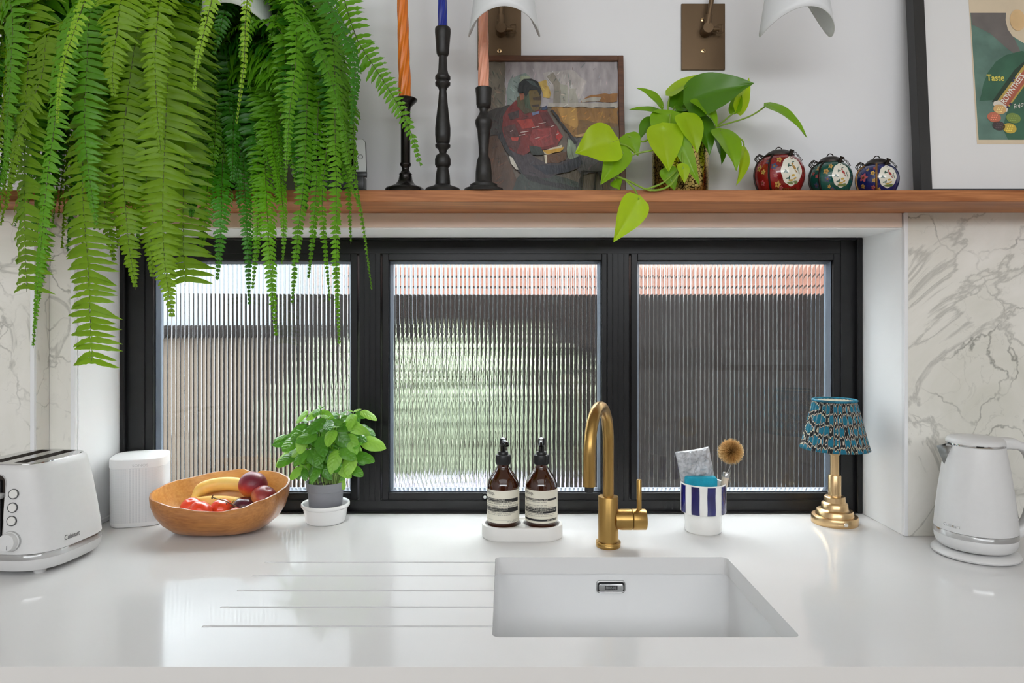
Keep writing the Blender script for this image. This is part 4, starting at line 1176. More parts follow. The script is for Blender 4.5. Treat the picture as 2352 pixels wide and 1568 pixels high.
def leaf_mat(name, c1, c2, back=None, rough=.42, trl=.25, scale=30):
    """Leaf: two greens by noise, light coming through."""
    m = bpy.data.materials.new(name); m.use_nodes = True
    N, L = m.node_tree.nodes, m.node_tree.links
    b = N['Principled BSDF']; b.inputs['Roughness'].default_value = rough
    tc = N.new('ShaderNodeTexCoord'); nz = N.new('ShaderNodeTexNoise'); nz.inputs['Scale'].default_value = scale; nz.inputs['Detail'].default_value = 3
    L.new(tc.outputs['Object'], nz.inputs['Vector'])
    oi = N.new('ShaderNodeObjectInfo')
    ad = N.new('ShaderNodeMath'); ad.operation = 'MULTIPLY_ADD'; ad.inputs[1].default_value = .5; L.new(oi.outputs['Random'], ad.inputs[0])
    hf = N.new('ShaderNodeMath'); hf.operation = 'MULTIPLY'; hf.inputs[1].default_value = .55; L.new(nz.outputs[0], hf.inputs[0]); L.new(hf.outputs[0], ad.inputs[2])
    mx = N.new('ShaderNodeMix'); mx.data_type = 'RGBA'; L.new(ad.outputs[0], mx.inputs[0]); mx.inputs[6].default_value = c1; mx.inputs[7].default_value = c2
    L.new(mx.outputs[2], b.inputs['Base Color'])
    tr = N.new('ShaderNodeBsdfTranslucent'); hs = N.new('ShaderNodeHueSaturation'); hs.inputs['Value'].default_value = 1.5; hs.inputs['Saturation'].default_value = 1.1
    L.new(mx.outputs[2], hs.inputs['Color']); L.new(hs.outputs[0], tr.inputs[0])
    ms = N.new('ShaderNodeMixShader'); ms.inputs[0].default_value = trl
    L.new(b.outputs[0], ms.inputs[1]); L.new(tr.outputs[0], ms.inputs[2]); L.new(ms.outputs[0], N['Material Output'].inputs[0])
    MATS[name] = m
    return m
M_basil = leaf_mat('basil_leaf', srgb(48, 112, 26), srgb(112, 170, 58), rough=.3)
M_basil2 = leaf_mat('young_basil_leaf', srgb(112, 176, 50), srgb(164, 206, 84))
def veins(m, pitch=34.0, slant=.9, strength=.2):
    """Midrib and side veins raised from the leaf's own coordinates (leaf length 1)."""
    N, L, b = nodes_of(m)
    tc = N.new('ShaderNodeTexCoord'); sp = N.new('ShaderNodeSeparateXYZ'); L.new(tc.outputs['Object'], sp.inputs[0])
    ab = N.new('ShaderNodeMath'); ab.operation = 'ABSOLUTE'; L.new(sp.outputs[0], ab.inputs[0])
    ma = N.new('ShaderNodeMath'); ma.operation = 'MULTIPLY_ADD'; ma.inputs[1].default_value = -slant; L.new(ab.outputs[0], ma.inputs[0]); L.new(sp.outputs[1], ma.inputs[2])
    mu = N.new('ShaderNodeMath'); mu.operation = 'MULTIPLY'; mu.inputs[1].default_value = pitch; L.new(ma.outputs[0], mu.inputs[0])
    si = N.new('ShaderNodeMath'); si.operation = 'SINE'; L.new(mu.outputs[0], si.inputs[0])
    mr = N.new('ShaderNodeMapRange'); mr.inputs[1].default_value = 0; mr.inputs[2].default_value = .02; mr.inputs[3].default_value = -2.0; mr.inputs[4].default_value = 0; L.new(ab.outputs[0], mr.inputs[0])
    ad = N.new('ShaderNodeMath'); ad.operation = 'ADD'; L.new(si.outputs[0], ad.inputs[0]); L.new(mr.outputs[0], ad.inputs[1])
    bp = N.new('ShaderNodeBump'); bp.inputs['Strength'].default_value = strength; bp.inputs['Distance'].default_value = .0009; L.new(ad.outputs[0], bp.inputs['Height']); L.new(bp.outputs[0], b.inputs['Normal'])
veins(M_basil); veins(M_basil2)
M_bstem = mat('basil_stem', srgb(158, 186, 104), .5)
def leaf_data(L_, W_, tipw=1.0, curl=.25, cup=.2, wav=0.0, base_round=.55, heart=0.0, n=12, m=6, quilt=0.0, oval=False):
    """Leaf along +Y from the origin, midrib in the middle, normal +Z."""
    V, Fc = [], []
    for j in range(n + 1):
        u = j / n
        w = W_ / 2 * (math.sin(PI * min(1, u) ** base_round) ** .75) * (1 - u ** 3 * .25 * tipw) if 0 < u < 1 else 0.0
        if oval and 0 < u < 1: w = W_ / 2 * (1 - (2 * u - 1) ** 2) ** .5 * (1.12 - .38 * u) * (1 if u < .8 else 1 - ((u - .8) / .2) ** 2 * .35)
        y = L_ * u
        z0 = -curl * L_ * u * u
        for i in range(-m, m + 1):
            s = i / m
            yy = y - heart * L_ * (abs(s) ** 1.5) * max(0, 1 - u * 2.2) 
            zz = z0 + cup * W_ * (abs(s) ** 1.6) * .5 * math.sin(PI * u) - .04 * W_ * (1 - abs(s)) ** 3 * (1 if 0 < u < 1 else 0) + wav * W_ * math.sin(u * 14 + s * 3) * abs(s) + quilt * W_ * math.sin(u * 34 - abs(s) * 7) * (1 - s * s)
            V.append((s * w, yy, zz))
    k = 2 * m + 1
    for j in range(n):
        for i in range(2 * m):
            Fc.append((j * k + i, j * k + i + 1, (j + 1) * k + i + 1, (j + 1) * k + i))
    return V, Fc
def leaf_obj(name, data, m, parent, base, dirv, up=(0, 0, 1), roll=0.0, me=None):
    """Place a leaf: base point, growth direction, side that faces up."""
    if me is None:
        me = bpy.data.meshes.new(name); me.from_pydata(data[0], [], data[1]); me.materials.append(m)
        me.polygons.foreach_set('use_smooth', [True] * len(me.polygons)); me.update()
    o = bpy.data.objects.new(name, me); COL.objects.link(o)
    d = Vector(dirv).normalized(); u = Vector(up); u = u - d * u.dot(d)
    u = u.normalized() if u.length > 1e-4 else d.orthogonal().normalized()
    x = d.cross(u)
    M = Matrix((x, d, u)).transposed().to_4x4() @ Matrix.Rotation(roll, 4, 'Y')
    M.translation = Vector(base)
    if parent: o.parent = parent
    o.matrix_basis = M
    return o
rng = random.Random(11)
meshes = []
for k in range(6):
    V, Fc = leaf_data(1.0, .60 + .07 * (k % 3), .15, .22 + .07 * k, -.20 - .05 * (k % 2), .015, .62, quilt=.022, oval=True, n=14)
    for m_ in ((M_basil,) if k < 4 else (M_basil2,)):
        me = bpy.data.meshes.new('basil_leaf'); me.from_pydata(V, [], Fc); me.materials.append(m_); me.polygons.foreach_set('use_smooth', [True] * len(me.polygons)); me.update(); meshes.append(me)
def bleaf(base, d, up, L_):
    o = leaf_obj('leaf', None, None, t, base, d, up, 0, rng.choice(meshes)); o.scale = (L_, L_, L_)
    return o
# crown outline from the photograph: (column, row, depth) of the stem heads
heads = [(735, 930, 1.70), (752, 952, 1.68), (700, 962, 1.71), (785, 945, 1.72), (822, 938, 1.70), (830, 968, 1.72), (672, 992, 1.70), (690, 985, 1.68), (730, 985, 1.665), (770, 975, 1.665), (805, 985, 1.68), (838, 1000, 1.70), (668, 1030, 1.70), (700, 1020, 1.67), (742, 1018, 1.655), (782, 1020, 1.66), (820, 1030, 1.69), (690, 1060, 1.69), (735, 1055, 1.66), (775, 1055, 1.665), (812, 1060, 1.70), (720, 975, 1.74), (775, 985, 1.745), (810, 1010, 1.74), (690, 1020, 1.74), (760, 1030, 1.74), (745, 960, 1.72), (800, 962, 1.69)]
for k, (px, py, D) in enumerate(heads):
    D = min(D, 1.715); px = 750 + (px - 750) * .86; py += 8
    h = P(px, py, D) - t.location
    a = rng.uniform(0, 2 * PI); r = .036 * math.sqrt(rng.random())
    b0 = Vector((max(-.036, min(.036, h.x * .5)) + rng.uniform(-.008, .008), .7 * r * math.sin(a) - .004, PH - .008))
    mid = Vector((b0.x * .9 + h.x * .25, b0.y * .7 + h.y * .3, PH + (h.z - PH) * .55))
    sp_ = spline([b0, mid, h], 10)
    bm = NB(); tube(bm, sp_, [.0016 - .0005 * i / 10 for i in range(11)], 6); obj('stem', bm, M_bstem, t)
    ph = rng.uniform(0, PI)
    outw = Vector((h.x, h.y - .02, 0)).normalized()
    for q in range(4):
        a = ph + q * PI / 2
        d = Vector((math.cos(a), math.sin(a) * .8, rng.uniform(-.95, .05))) + outw * .35
        up = Vector((-d.x * .1 + rng.uniform(-.3, .3), -.9, .8))
        L_ = rng.uniform(.040, .060) if 950 < py < 1050 else rng.uniform(.030, .046)
        bleaf(h + d.normalized() * .004 + Vector((0, 0, rng.uniform(-.006, .0))), d, up, L_)
    for q in range(2):
        a = ph + .8 + q * PI
        d = Vector((math.cos(a), math.sin(a), .9))
        bleaf(h, d, (-d.x, -d.y - .3, .3), rng.uniform(.014, .024))
for px, py, dx, dz, L_ in ((640, 1000, -1, -.2, .034), (690, 945, -1, -.35, .040), (845, 945, 1, -.1, .042), (850, 1040, .8, -.5, .036), (700, 1098, -.5, -1, .030), (800, 1100, .6, -.9, .026)):
    h = P(px + (18 if dx < 0 else -18), py, 1.69) - t.location
    bleaf(h, (dx, -.15, dz), (0, -.6, 1), L_)
for k in range(22):
    a = rng.uniform(0, 2 * PI); r = .037 * math.sqrt(rng.random())
    b0 = Vector((r * math.cos(a), r * math.sin(a), PH - .008))
    bm = NB(); tube(bm, spline([b0, b0 * 1.05 + Vector((rng.uniform(-.006, .006), 0, .025)), b0 * 1.1 + Vector((rng.uniform(-.01, .01), 0, .05))], 6), .0012, 5); obj('stem', bm, M_bstem, t)
# ------------------------------------------------------------------ candlesticks and candles
M_iron = mat('black_cast_iron', srgb(40, 38, 37), .42, var=.25, vscale=60, bump=.25, bscale=140, spec=.4)
M_bronze = mat('dark_bronze', srgb(46, 42, 40), .24, .75, var=.2, vscale=30)
SZ = SH_Z1 + .0003
CDp = 1.500
def zpx(py, D=CDp): return PZ(py, D) - SZ
def stick(px, rows, label, m, D=CDp, square=None):
    """rows: (row in the photograph, half width in pixels)"""
    t = thing('candlestick', label, 'candlestick', (PX(px, D), D, SZ), group='dark candlesticks on the shelf')
    k = D / F
    prof = [(0, 0)] + [(w * k, max(0, zpx(y, D))) for y, w in rows] + [(0, zpx(rows[-1][0], D) - .012)]
    bm = NB(); lathe(bm, prof, 40)
    if square:
        zq = zpx(square, D)
        for v in bm.verts:
            if v.co.z < zq:
                a = math.atan2(v.co.y, v.co.x); f = 1 / max(abs(math.cos(a + .15)), abs(math.sin(a + .15))); f = min(f, 1.16)
                w = 1 - max(0, v.co.z) / zq; v.co.x *= 1 + (f - 1) * w; v.co.y *= 1 + (f - 1) * w
    obj('stem', bm, m, t, angle=50)
    return t
def candle(px_top, px_bot, y_bot, r, m, label, D=CDp, y_top=-70, lobes=7, turns=5.0):
    b0 = P(px_bot, y_bot, D); b1 = P(px_top, y_top, D)
    t = thing('twisted_candle', label, 'candle', b0, group='twisted dinner candles on the shelf')
    L_ = (b1 - b0); n = 110; bm = NB(); loops = []
    for j in range(n + 1):
        u = j / n; rr = r * (1 - .22 * u * (y_bot - y_top) / 300) if u < .96 else r * .72 * (1 - ((u - .96) / .04) ** 2 * .7)
        lp = []
        for i in range(56):
            a = 2 * PI * i / 56
            q = rr * (1 - .17 * abs(math.sin((lobes * a - turns * 2 * PI * u * L_.length / .28) / 2)) ** 1.2 + .04)
            lp.append(L_ * u + Vector((q * math.cos(a), q * math.sin(a), 0)))
        loops.append(lp)
    loft(bm, loops); obj('wax', bm, m, t, angle=80)
    bm = NB(); tube(bm, [L_ * .998, L_ * 1.012 + Vector((.001, 0, .006))], .0008, 6); obj('wick', bm, mat('candle_wick', srgb(220, 214, 200), .9), t)
stick(931.5, [(452, 44), (437, 43), (433, 41), (430, 33), (424, 22), (415, 16), (402, 14), (400, 15), (397, 12), (390, 8), (384, 9), (380, 13), (376, 13), (373, 11), (280, 11), (255, 11), (248, 12), (243, 15), (238, 20), (233, 25), (229, 27), (227.5, 26), (230, 13)], 'slim bronze candlestick on a flared square foot holding the orange candle', M_bronze, square=402)
stick(1017, [(452, 44), (438, 42), (433, 38), (428, 24), (424, 17), (418, 17), (402, 16), (385, 13), (384, 15), (378, 18), (366, 18), (357, 15), (352, 8), (344, 10), (338, 17), (333, 17.5), (330, 13), (327, 16), (310, 17.5), (295, 17.5), (270, 15), (235, 11), (208, 8.5), (201, 11), (196, 17), (190, 17.5), (186, 14), (182, 17.5), (176, 17.5), (170, 13), (160, 10.5), (130, 9), (128, 12), (122, 14.5), (100, 16), (75, 18), (67, 18), (64, 16.5), (66, 12)], 'tallest black turned candlestick in the middle holding the blue candle', M_iron)
stick(1111, [(456, 48), (440, 47), (434, 44), (430, 32), (424, 31), (420, 22), (417, 19), (395, 18.5), (370, 16), (358, 11), (340, 11.5), (300, 15), (290, 18), (282, 19.5), (276, 19), (268, 14), (258, 9), (250, 10), (247, 15), (240, 17), (222, 17.5), (208, 19), (203, 19), (202, 17), (204, 12)], 'shorter black candlestick with domed foot in front of the painting', M_iron, D=1.475)
candle(922, 931, 243, 14.5 * CDp / F, mat('orange_wax', srgb(232, 126, 34), .35, sss=.25, coat=.2), 'orange twisted candle leaning slightly beside the fern')
candle(1014, 1017, 76, 11.0 * CDp / F, mat('blue_wax', srgb(20, 44, 150), .3, sss=.15, coat=.3), 'deep blue twisted candle in the tallest candlestick', y_top=-150)
candle(1110, 1111, 214, 12.8 * 1.475 / F, mat('peach_wax', srgb(238, 168, 140), .4, sss=.3), 'peach pink twisted candle behind the middle wall lamp', D=1.475, y_top=-10)

# ------------------------------------------------------------------ painting leaning on the wall
M_frame = wood('dark_walnut_frame', srgb(74, 44, 28), srgb(106, 66, 42), 'X', 22, .4)
PD = 1.560
fz0, fz1 = SZ, PZ(127, 1.586)
fx0_, fx1_ = PX(1103, PD), PX(1436, PD)
t = thing('framed_painting', 'small oil painting of a seated man in a red shirt reading, in a walnut frame', 'painting', ((fx0_ + fx1_) / 2, PD - .012, fz0 + .001), rot=(math.radians(-6.0), 0, 0))
fw, fh = (fx1_ - fx0_), (fz1 - fz0)
b_ = .0125
bm = NB(); box(bm, -fw / 2, -fw / 2 + b_, 0, .018, 0, fh, .001, 1); obj('frame_rail', bm, M_frame, t, False)
bm = NB(); box(bm, fw / 2 - b_, fw / 2, 0, .018, 0, fh, .001, 1); obj('frame_rail', bm, M_frame, t, False)
bm = NB(); box(bm, -fw / 2 + b_, fw / 2 - b_, 0, .018, 0, b_, .001, 1); obj('frame_rail', bm, M_frame, t, False)
bm = NB(); box(bm, -fw / 2 + b_, fw / 2 - b_, 0, .018, fh - b_, fh, .001, 1); obj('frame_rail', bm, M_frame, t, False)
# canvas: loose strokes of oil paint; crop coordinates of the photograph (4.611 x, origin 1100, 120)
strokes = []
def st(col, pts): strokes.append((col, pts))
st((110, 98, 86), [(-60, 0), (1600, 0), (1600, 1560), (-60, 1560)])
st((104, 92, 82), [(0, 80), (300, 80), (300, 1500), (0, 1500)])
st((176, 168, 170), [(275, 90), (1490, 90), (1490, 560), (275, 560)])
st((190, 182, 178), [(690, 200), (1000, 170), (1150, 300), (1080, 480), (700, 470)])
st((120, 112, 98), [(60, 90), (275, 95), (282, 560), (60, 620)])
st((140, 154, 148), [(330, 270), (400, 240), (500, 205), (545, 250), (430, 520), (300, 560), (290, 400)])
st((170, 178, 150), [(440, 240), (545, 238), (560, 330), (420, 420)])
st((206, 172, 86), [(630, 300), (715, 285), (770, 430), (750, 475), (690, 460)])
st((150, 142, 128), [(720, 240), (800, 320), (800, 545), (860, 540), (880, 330), (800, 200)])
st((168, 166, 152), [(870, 320), (945, 345), (960, 540), (880, 545)])
st((172, 168, 156), [(965, 370), (1030, 365), (1060, 530), (970, 545)])
st((158, 106, 48), [(1160, 450), (1300, 425), (1480, 425), (1480, 510), (1080, 512)])
st((176, 170, 158), [(1090, 490), (1200, 462), (1310, 465), (1290, 500), (1100, 520)])
st((190, 182, 172), [(740, 520), (1480, 520), (1480, 570), (740, 560)])
st((150, 106, 44), [(780, 565), (1480, 575), (1480, 860), (1020, 880), (760, 600)])
st((184, 138, 66), [(830, 565), (1040, 575), (1060, 790), (900, 720)])
st((122, 88, 40), [(1060, 700), (1480, 740), (1480, 900), (1040, 880)])
st((112, 92, 66), [(1400, 770), (1490, 760), (1490, 1500), (1320, 1500), (1300, 1100)])
st((84, 80, 82), [(940, 880), (1380, 860), (1320, 1220), (1080, 1260), (960, 1100)])
st((134, 148, 126), [(945, 900), (1020, 920), (1060, 1090), (960, 1150), (930, 1000)])
st((58, 52, 48), [(70, 620), (330, 540), (300, 700), (250, 840), (60, 880)])
st((90, 64, 46), [(60, 880), (200, 860), (420, 1340), (330, 1470), (60, 1470)])
st((58, 66, 60), [(380, 1340), (500, 1180), (1050, 1330), (1120, 1470), (330, 1470)])
st((38, 36, 38), [(190, 850), (260, 830), (420, 1130), (650, 1300), (1080, 1400), (1090, 1450), (560, 1330), (420, 1230)])
st((66, 56, 62), [(330, 1020), (560, 1060), (720, 1150), (1080, 1080), (1090, 1190), (900, 1230), (700, 1300), (470, 1250)])
st((36, 40, 54), [(560, 1160), (880, 1160), (1075, 1070), (1090, 1150), (960, 1230), (700, 1260)])
st((118, 34, 30), [(300, 580), (400, 500), (480, 600), (720, 600), (800, 720), (890, 860), (820, 1000), (560, 1010), (480, 1070), (330, 1010), (250, 820), (250, 660)])
st((84, 44, 40), [(250, 780), (380, 740), (440, 930), (400, 1040), (300, 960)])
st((168, 52, 40), [(400, 700), (560, 690), (600, 780), (460, 790)])
st((150, 54, 52), [(560, 800), (760, 780), (800, 960), (600, 990), (540, 900)])
st((182, 44, 38), [(830, 810), (890, 870), (850, 920), (820, 880)])
st((184, 60, 46), [(340, 880), (430, 880), (410, 920), (350, 910)])
st((92, 30, 30), [(640, 620), (740, 620), (820, 760), (700, 760)])
st((60, 40, 38), [(310, 640), (420, 600), (420, 680), (330, 700)])
st((82, 74, 50), [(400, 470), (500, 420), (560, 560), (610, 625), (480, 640), (410, 560)])
st((112, 92, 46), [(500, 400), (640, 390), (665, 470), (640, 590), (590, 610), (520, 560), (490, 480)])
st((74, 88, 66), [(480, 470), (530, 420), (560, 600), (490, 570)])
st((74, 56, 38), [(570, 470), (665, 455), (660, 500), (580, 500)])
st((56, 42, 34), [(560, 545), (640, 540), (640, 566), (570, 570)])
st((150, 88, 62), [(428, 430), (480, 425), (480, 490), (440, 500)])
st((28, 32, 32), [(415, 400), (420, 330), (480, 280), (560, 272), (630, 310), (665, 400), (650, 460), (620, 400), (540, 390), (500, 470), (470, 420), (425, 430)])
st((70, 84, 82), [(500, 290), (580, 300), (640, 370), (560, 340)])
st((112, 124, 160), [(560, 630), (640, 612), (640, 640), (570, 658)])
st((48, 58, 90), [(660, 580), (720, 555), (735, 590), (680, 605)])
st((40, 48, 40), [(530, 970), (660, 980), (690, 1060), (560, 1060)])
st((206, 190, 160), [(680, 1010), (880, 960), (890, 1000), (740, 1060), (690, 1050)])
st((200, 152, 40), [(680, 1020), (900, 980), (900, 1010), (720, 1055)])
st((96, 58, 24), [(720, 1060), (930, 1020), (920, 1110), (840, 1140), (720, 1140)])
st((216, 204, 180), [(690, 1060), (722, 1060), (722, 1150), (700, 1150)])
st((30, 28, 30), [(760, 600), (790, 600), (1040, 930), (1020, 950)])
st((186, 150, 92), [(1020, 860), (1170, 825), (1180, 850), (1030, 885)])
st((34, 28, 28), [(1080, 1220), (1100, 1225), (1090, 1380), (1060, 1450), (1040, 1450)])
st((34, 28, 28), [(1100, 1215), (1270, 1222), (1310, 1310), (1290, 1320), (1250, 1240), (1100, 1235)])
st((34, 28, 28), [(1225, 1240), (1245, 1240), (1230, 1430), (1205, 1440)])
st((206, 200, 186), [(320, 1070), (350, 1080), (420, 1210), (400, 1215), (340, 1150)])
for (x, y, l) in ((630, 740, 80), (440, 830, 90), (560, 780, 80), (420, 860, 70), (330, 820, 30), (760, 770, 40), (590, 890, 60), (820, 850, 30)):
    st((196, 170, 164), [(x, y), (x + l, y - 14), (x + l, y - 6), (x + 4, y + 8)])
rngp = random.Random(2)
def inside(x, y, pts):
    c = False
    for i in range(len(pts)):
        (x0, y0), (x1, y1) = pts[i], pts[i - 1]
        if (y0 > y) != (y1 > y) and x < (x1 - x0) * (y - y0) / (y1 - y0) + x0: c = not c
    return c
loose = []      # short strokes of neighbouring tones dragged over each patch
for i, (col, pts) in enumerate(strokes):
    loose.append((col, pts))
    xs, ys = [p[0] for p in pts], [p[1] for p in pts]
    area = abs(sum(pts[k - 1][0] * pts[k][1] - pts[k][0] * pts[k - 1][1] for k in range(len(pts)))) / 2
    ang0 = rngp.uniform(0, PI) if i > 1 else PI / 2
    for k in range(min(46, int(area / 2300))):
        x, y = rngp.uniform(min(xs), max(xs)), rngp.uniform(min(ys), max(ys))
        L_ = min(rngp.uniform(30, 90), .35 * math.sqrt(area)); w = rngp.uniform(5, 13); a = ang0 + rngp.gauss(0, .35)
        q = [(x + L_ * u * math.cos(a) - w * v * math.sin(a), y + L_ * u * math.sin(a) + w * v * math.cos(a)) for u, v in ((-.5, -.3), (-.2, -.5), (.3, -.45), (.5, -.1), (.42, .4), (0, .5), (-.45, .35))]
        if not all(inside(px_, py_, pts) for px_, py_ in q): continue
        f = rngp.choice((.78, .88, 1.12, 1.24)); d = rngp.choice((-6, 0, 8))
        loose.append((tuple(int(max(12, min(235, ch * f + (d if j == 0 else -d / 2)))) // 6 * 6 for j, ch in enumerate(col)), q))
strokes = loose
bycol = {}
loc0 = t.location
def cv(x, y, lay):
    px, py = 1100 + x / 4.611, 120 + y / 4.611
    X = (px - 1103) / (1436 - 1103) * fw - fw / 2
    Z = fh - (py - 127) / (127 - 449.0) * -fh if False else fh * (1 - (py - 127) / (446.0 - 127))
    return Vector((max(-fw / 2 + b_, min(fw / 2 - b_, X)), .0075 - .000012 * lay, max(b_, min(fh - b_, Z))))
VV, FF, MI = [], [], []
pm = []
for lay, (col, pts) in enumerate(strokes):
    # rough the outline so that it reads as brushwork
    q = []
    for i, p in enumerate(pts):
        p2 = pts[(i + 1) % len(pts)]
        L_ = math.hypot(p2[0] - p[0], p2[1] - p[1]); k = max(1, int(L_ / 45))
        for j in range(k):
            u = j / k; jit = 0 if L_ > 900 or lay == 0 else min(8, L_ * .05)
            q.append((p[0] + (p2[0] - p[0]) * u + rngp.uniform(-jit, jit), p[1] + (p2[1] - p[1]) * u + rngp.uniform(-jit, jit)))
    k0 = len(VV); VV += [cv(x, y, lay) for x, y in q]; FF.append(tuple(range(k0, k0 + len(q)))); MI.append(lay)
    pm.append(mat('oil_paint_%02x%02x%02x' % col, srgb(*[ch * .9 for ch in col]), .42, var=.22, vscale=60, stretch=(1, 1, .35), bump=.5, bscale=180, detail=6))
obj_raw('canvas', VV, FF, pm, t, smooth=False, mi=MI)
bm = NB(); box(bm, -fw / 2 + b_, fw / 2 - b_, .0078, .012, b_, fh - b_); obj('backing_board', bm, M_frame, t, False)

# ------------------------------------------------------------------ wall lamps
M_plate = mat('aged_bronze_plate', srgb(104, 84, 62), .45, .7, var=.12, vscale=14, stretch=(1, 1, .2))
M_shade = mat('white_painted_metal', srgb(226, 228, 230), .4)
def sconce(px, D0, shade_px, lean, label):
    t = thing('wall_lamp', label, 'wall lamp', (PX(px, WF), WF, PZ(76, WF)), group='brass wall lamps with white shades above the shelf')
    bm = NB(); box(bm, -.050, .050, -.005, 0, PZ(162, WF) - PZ(76, WF), PZ(10, WF) - PZ(76, WF), .0012, 2); obj('backplate', bm, M_plate, t, False)
    RX = Matrix.Rotation(PI / 2, 4, 'X')
    for zz in (.028, -.043):
        bm = NB(); T_ = Matrix.Translation((0, -.005, zz)) @ RX
        lathe(bm, [(0, 0), (.0052, 0), (.0050, .0012), (.0035, .0018), (0, .0019)], 20, M=T_)
        s = obj('screw', bm, M_brass2, t)
        bm = NB(); T2 = Matrix.Translation((0, -.0071, zz)) @ Matrix.Rotation(.6, 4, 'Y'); b2 = bmesh.new(); box(b2, -.003, .003, -.0002, .0003, -.0005, .0005); box(b2, -.0005, .0005, -.0002, .0003, -.003, .003); merge(bm, b2, 0, T2); obj('screw_slot', bm, M_dark, s, False)
    bm = NB(); lathe(bm, [(0, .004), (.0125, .004), (.0125, .030), (.0115, .032), (0, .032)], 28, M=Matrix.Translation((.004, 0, 0)) @ RX); j = obj('knuckle', bm, M_plate, t)
    bm = NB(); tube(bm, [(.012, -.024, -.001), (.030, -.024, -.001)], [.006, .005], 14)
    for a_, b2_ in (((.026, -.008), (.038, -.008)), ((.038, -.008), (.038, .010)), ((.038, .010), (.026, .010)), ((.026, .010), (.026, -.008))):
        tube(bm, [(a_[0], -.024, a_[1] - .001), (b2_[0], -.024, b2_[1] - .001)], .0016, 8)
    obj('key', bm, M_plate, j)
    dx = (shade_px - 1160) * D0 / F - (px - 1160) * WF / F
    top_ = PZ(-190, D0) - PZ(76, WF)
    A = [Vector((.004, -.024, .010)), Vector((.004 + lean * .5, -.030, .10)), Vector((.004 + lean, -.04, .20)), Vector((lean + (dx - lean) * .4, (D0 - WF) * .45, top_ + .012)), Vector((dx, D0 - WF, top_ + .012))]
    bm = NB(); tube(bm, A[:3], .0055, 14); tube(bm, spline(A[2:], 12), .0055, 14); obj('arm', bm, M_plate, t)
    bm = NB(); tube(bm, [(.004, -.024, .008), (.004 + lean * .1, -.025, .030)], .0085, 16); obj('collar', bm, M_plate, t); bm = NB(); tube(bm, [A[2] - Vector((0, 0, .014)), A[2] + Vector((0, 0, .014))], .0085, 16); obj('collar', bm, M_plate, t)
    # flared shade, cut away in front and behind so that two lobes hang at the sides
    zt = top_ ; za = PZ(734, D0) ; zoff = ZC - PZ(76, WF)
    n, m = 96, 14; bm = NB(); rows_ = []
    for i in range(n):
        a = 2 * PI * i / n; s = math.sin(a); q = math.sqrt(s * s + .012) - .10
        zr = (.5600 + (.036 if s < 0 else .150) * max(0, q) ** 1.3) + zoff
        row = []
        for jn in range(m + 1):
            u = jn / m; z = zt + (zr - zt) * u; zz = z - zoff
            r = .0705 - (zz - .56) * .155
            row.append(bm.verts.new((dx + r * math.cos(a), D0 - WF + r * s, z)))
        rows_.append(row)
    for i in range(n):
        for jn in range(m): bm.faces.new([rows_[i][jn], rows_[(i + 1) % n][jn], rows_[(i + 1) % n][jn + 1], rows_[i][jn + 1]])
    o = obj('shade', bm, M_shade, t); md = o.modifiers.new('thick', 'SOLIDIFY'); md.thickness = .0014; md.offset = 0
    rt = .0705 - (zt - zoff - .56) * .155
    bm = NB(); lathe(bm, [(0, zt), (rt + .001, zt), (rt + .0005, zt + .004), (.012, zt + .008), (.010, zt + .022), (0, zt + .022)], 40, c=(dx, D0 - WF, 0)); obj('shade_cap', bm, M_shade, t)
    return t
sconce(555, 1.365, 546, 0.0, 'wall lamp with white shade showing between the fern fronds')
sconce(1147, 1.38, 1158, 0.0, 'middle wall lamp, its white shade over the peach candle')
sconce(1614, 1.38, 1828, .028, 'wall lamp on a bare bronze plate above the trailing lime plant')

# ------------------------------------------------------------------ large framed poster
M_bframe = mat('black_painted_frame', srgb(40, 39, 38), .45, var=.1)
M_mat = mat('off_white_mount', srgb(230, 229, 228), .7)
QD = 1.515
X0_, X1_ = PX(2117, QD), PX(2117, QD) + .56
Zt = .78
t = thing('framed_poster', 'large black framed vintage sweets poster with a wide white mount', 'framed poster', (X0_, QD, SZ + .0005), rot=(math.radians(-4.0), 0, 0))
fb = .0245
for (a0, a1, c0, c1) in ((0, fb, 0, Zt), (.56 - fb, .56, 0, Zt), (fb, .56 - fb, 0, .0165), (fb, .56 - fb, Zt - fb, Zt)):
    bm = NB(); box(bm, a0, a1, 0, .030, c0, c1, .001, 1); obj('frame_rail', bm, M_bframe, t, False)
bm = NB(); box(bm, fb, .56 - fb, .010, .014, .0165, Zt - fb); obj('mount', bm, M_mat, t, False)
kq = QD / F * 1.004
def qp(px, py, lay=0):
    z = (PZ(py, QD) - SZ) * 1.004
    return Vector((PX(px, QD) - X0_, .0097 - .00012 * lay, z))
def flat(name, col, pts, lay, par, var=.1):
    bm = NB(); v = [bm.verts.new(qp(x, y, lay)) for x, y in pts]; bm.faces.new(v)
    return obj(name, bm, mat('print_%02x%02x%02x' % col, srgb(*col), .6, var=var, vscale=20), par, False)
poster = flat('poster_sheet', (218, 200, 172), [(2252, -130), (2560, -130), (2560, 326), (2257, 326)], 1, t, .03)
def blob(cx, cy, rx, ry, rot=0, n=24, f=None): 
    o = []
    for k in range(n):
        a = 2 * PI * k / n; s = f(a) if f else 1
        x, y = rx * s * math.cos(a), ry * s * math.sin(a)
        o.append((cx + x * math.cos(rot) - y * math.sin(rot), cy + x * math.sin(rot) + y * math.cos(rot)))
    return o
flat('printed_ground', (96, 126, 114), [(2256, 12), (2340, 12), (2338, 30), (2342, 52), (2352, 68), (2400, 100), (2540, 100), (2540, 316), (2261, 316)], 2, poster, .22)
flat('printed_shade', (112, 106, 102), [(2257, 12), (2339, 12), (2338, 30), (2342, 52), (2356, 74), (2380, 130), (2340, 100), (2300, 62), (2258, 40)], 3, poster, .12)
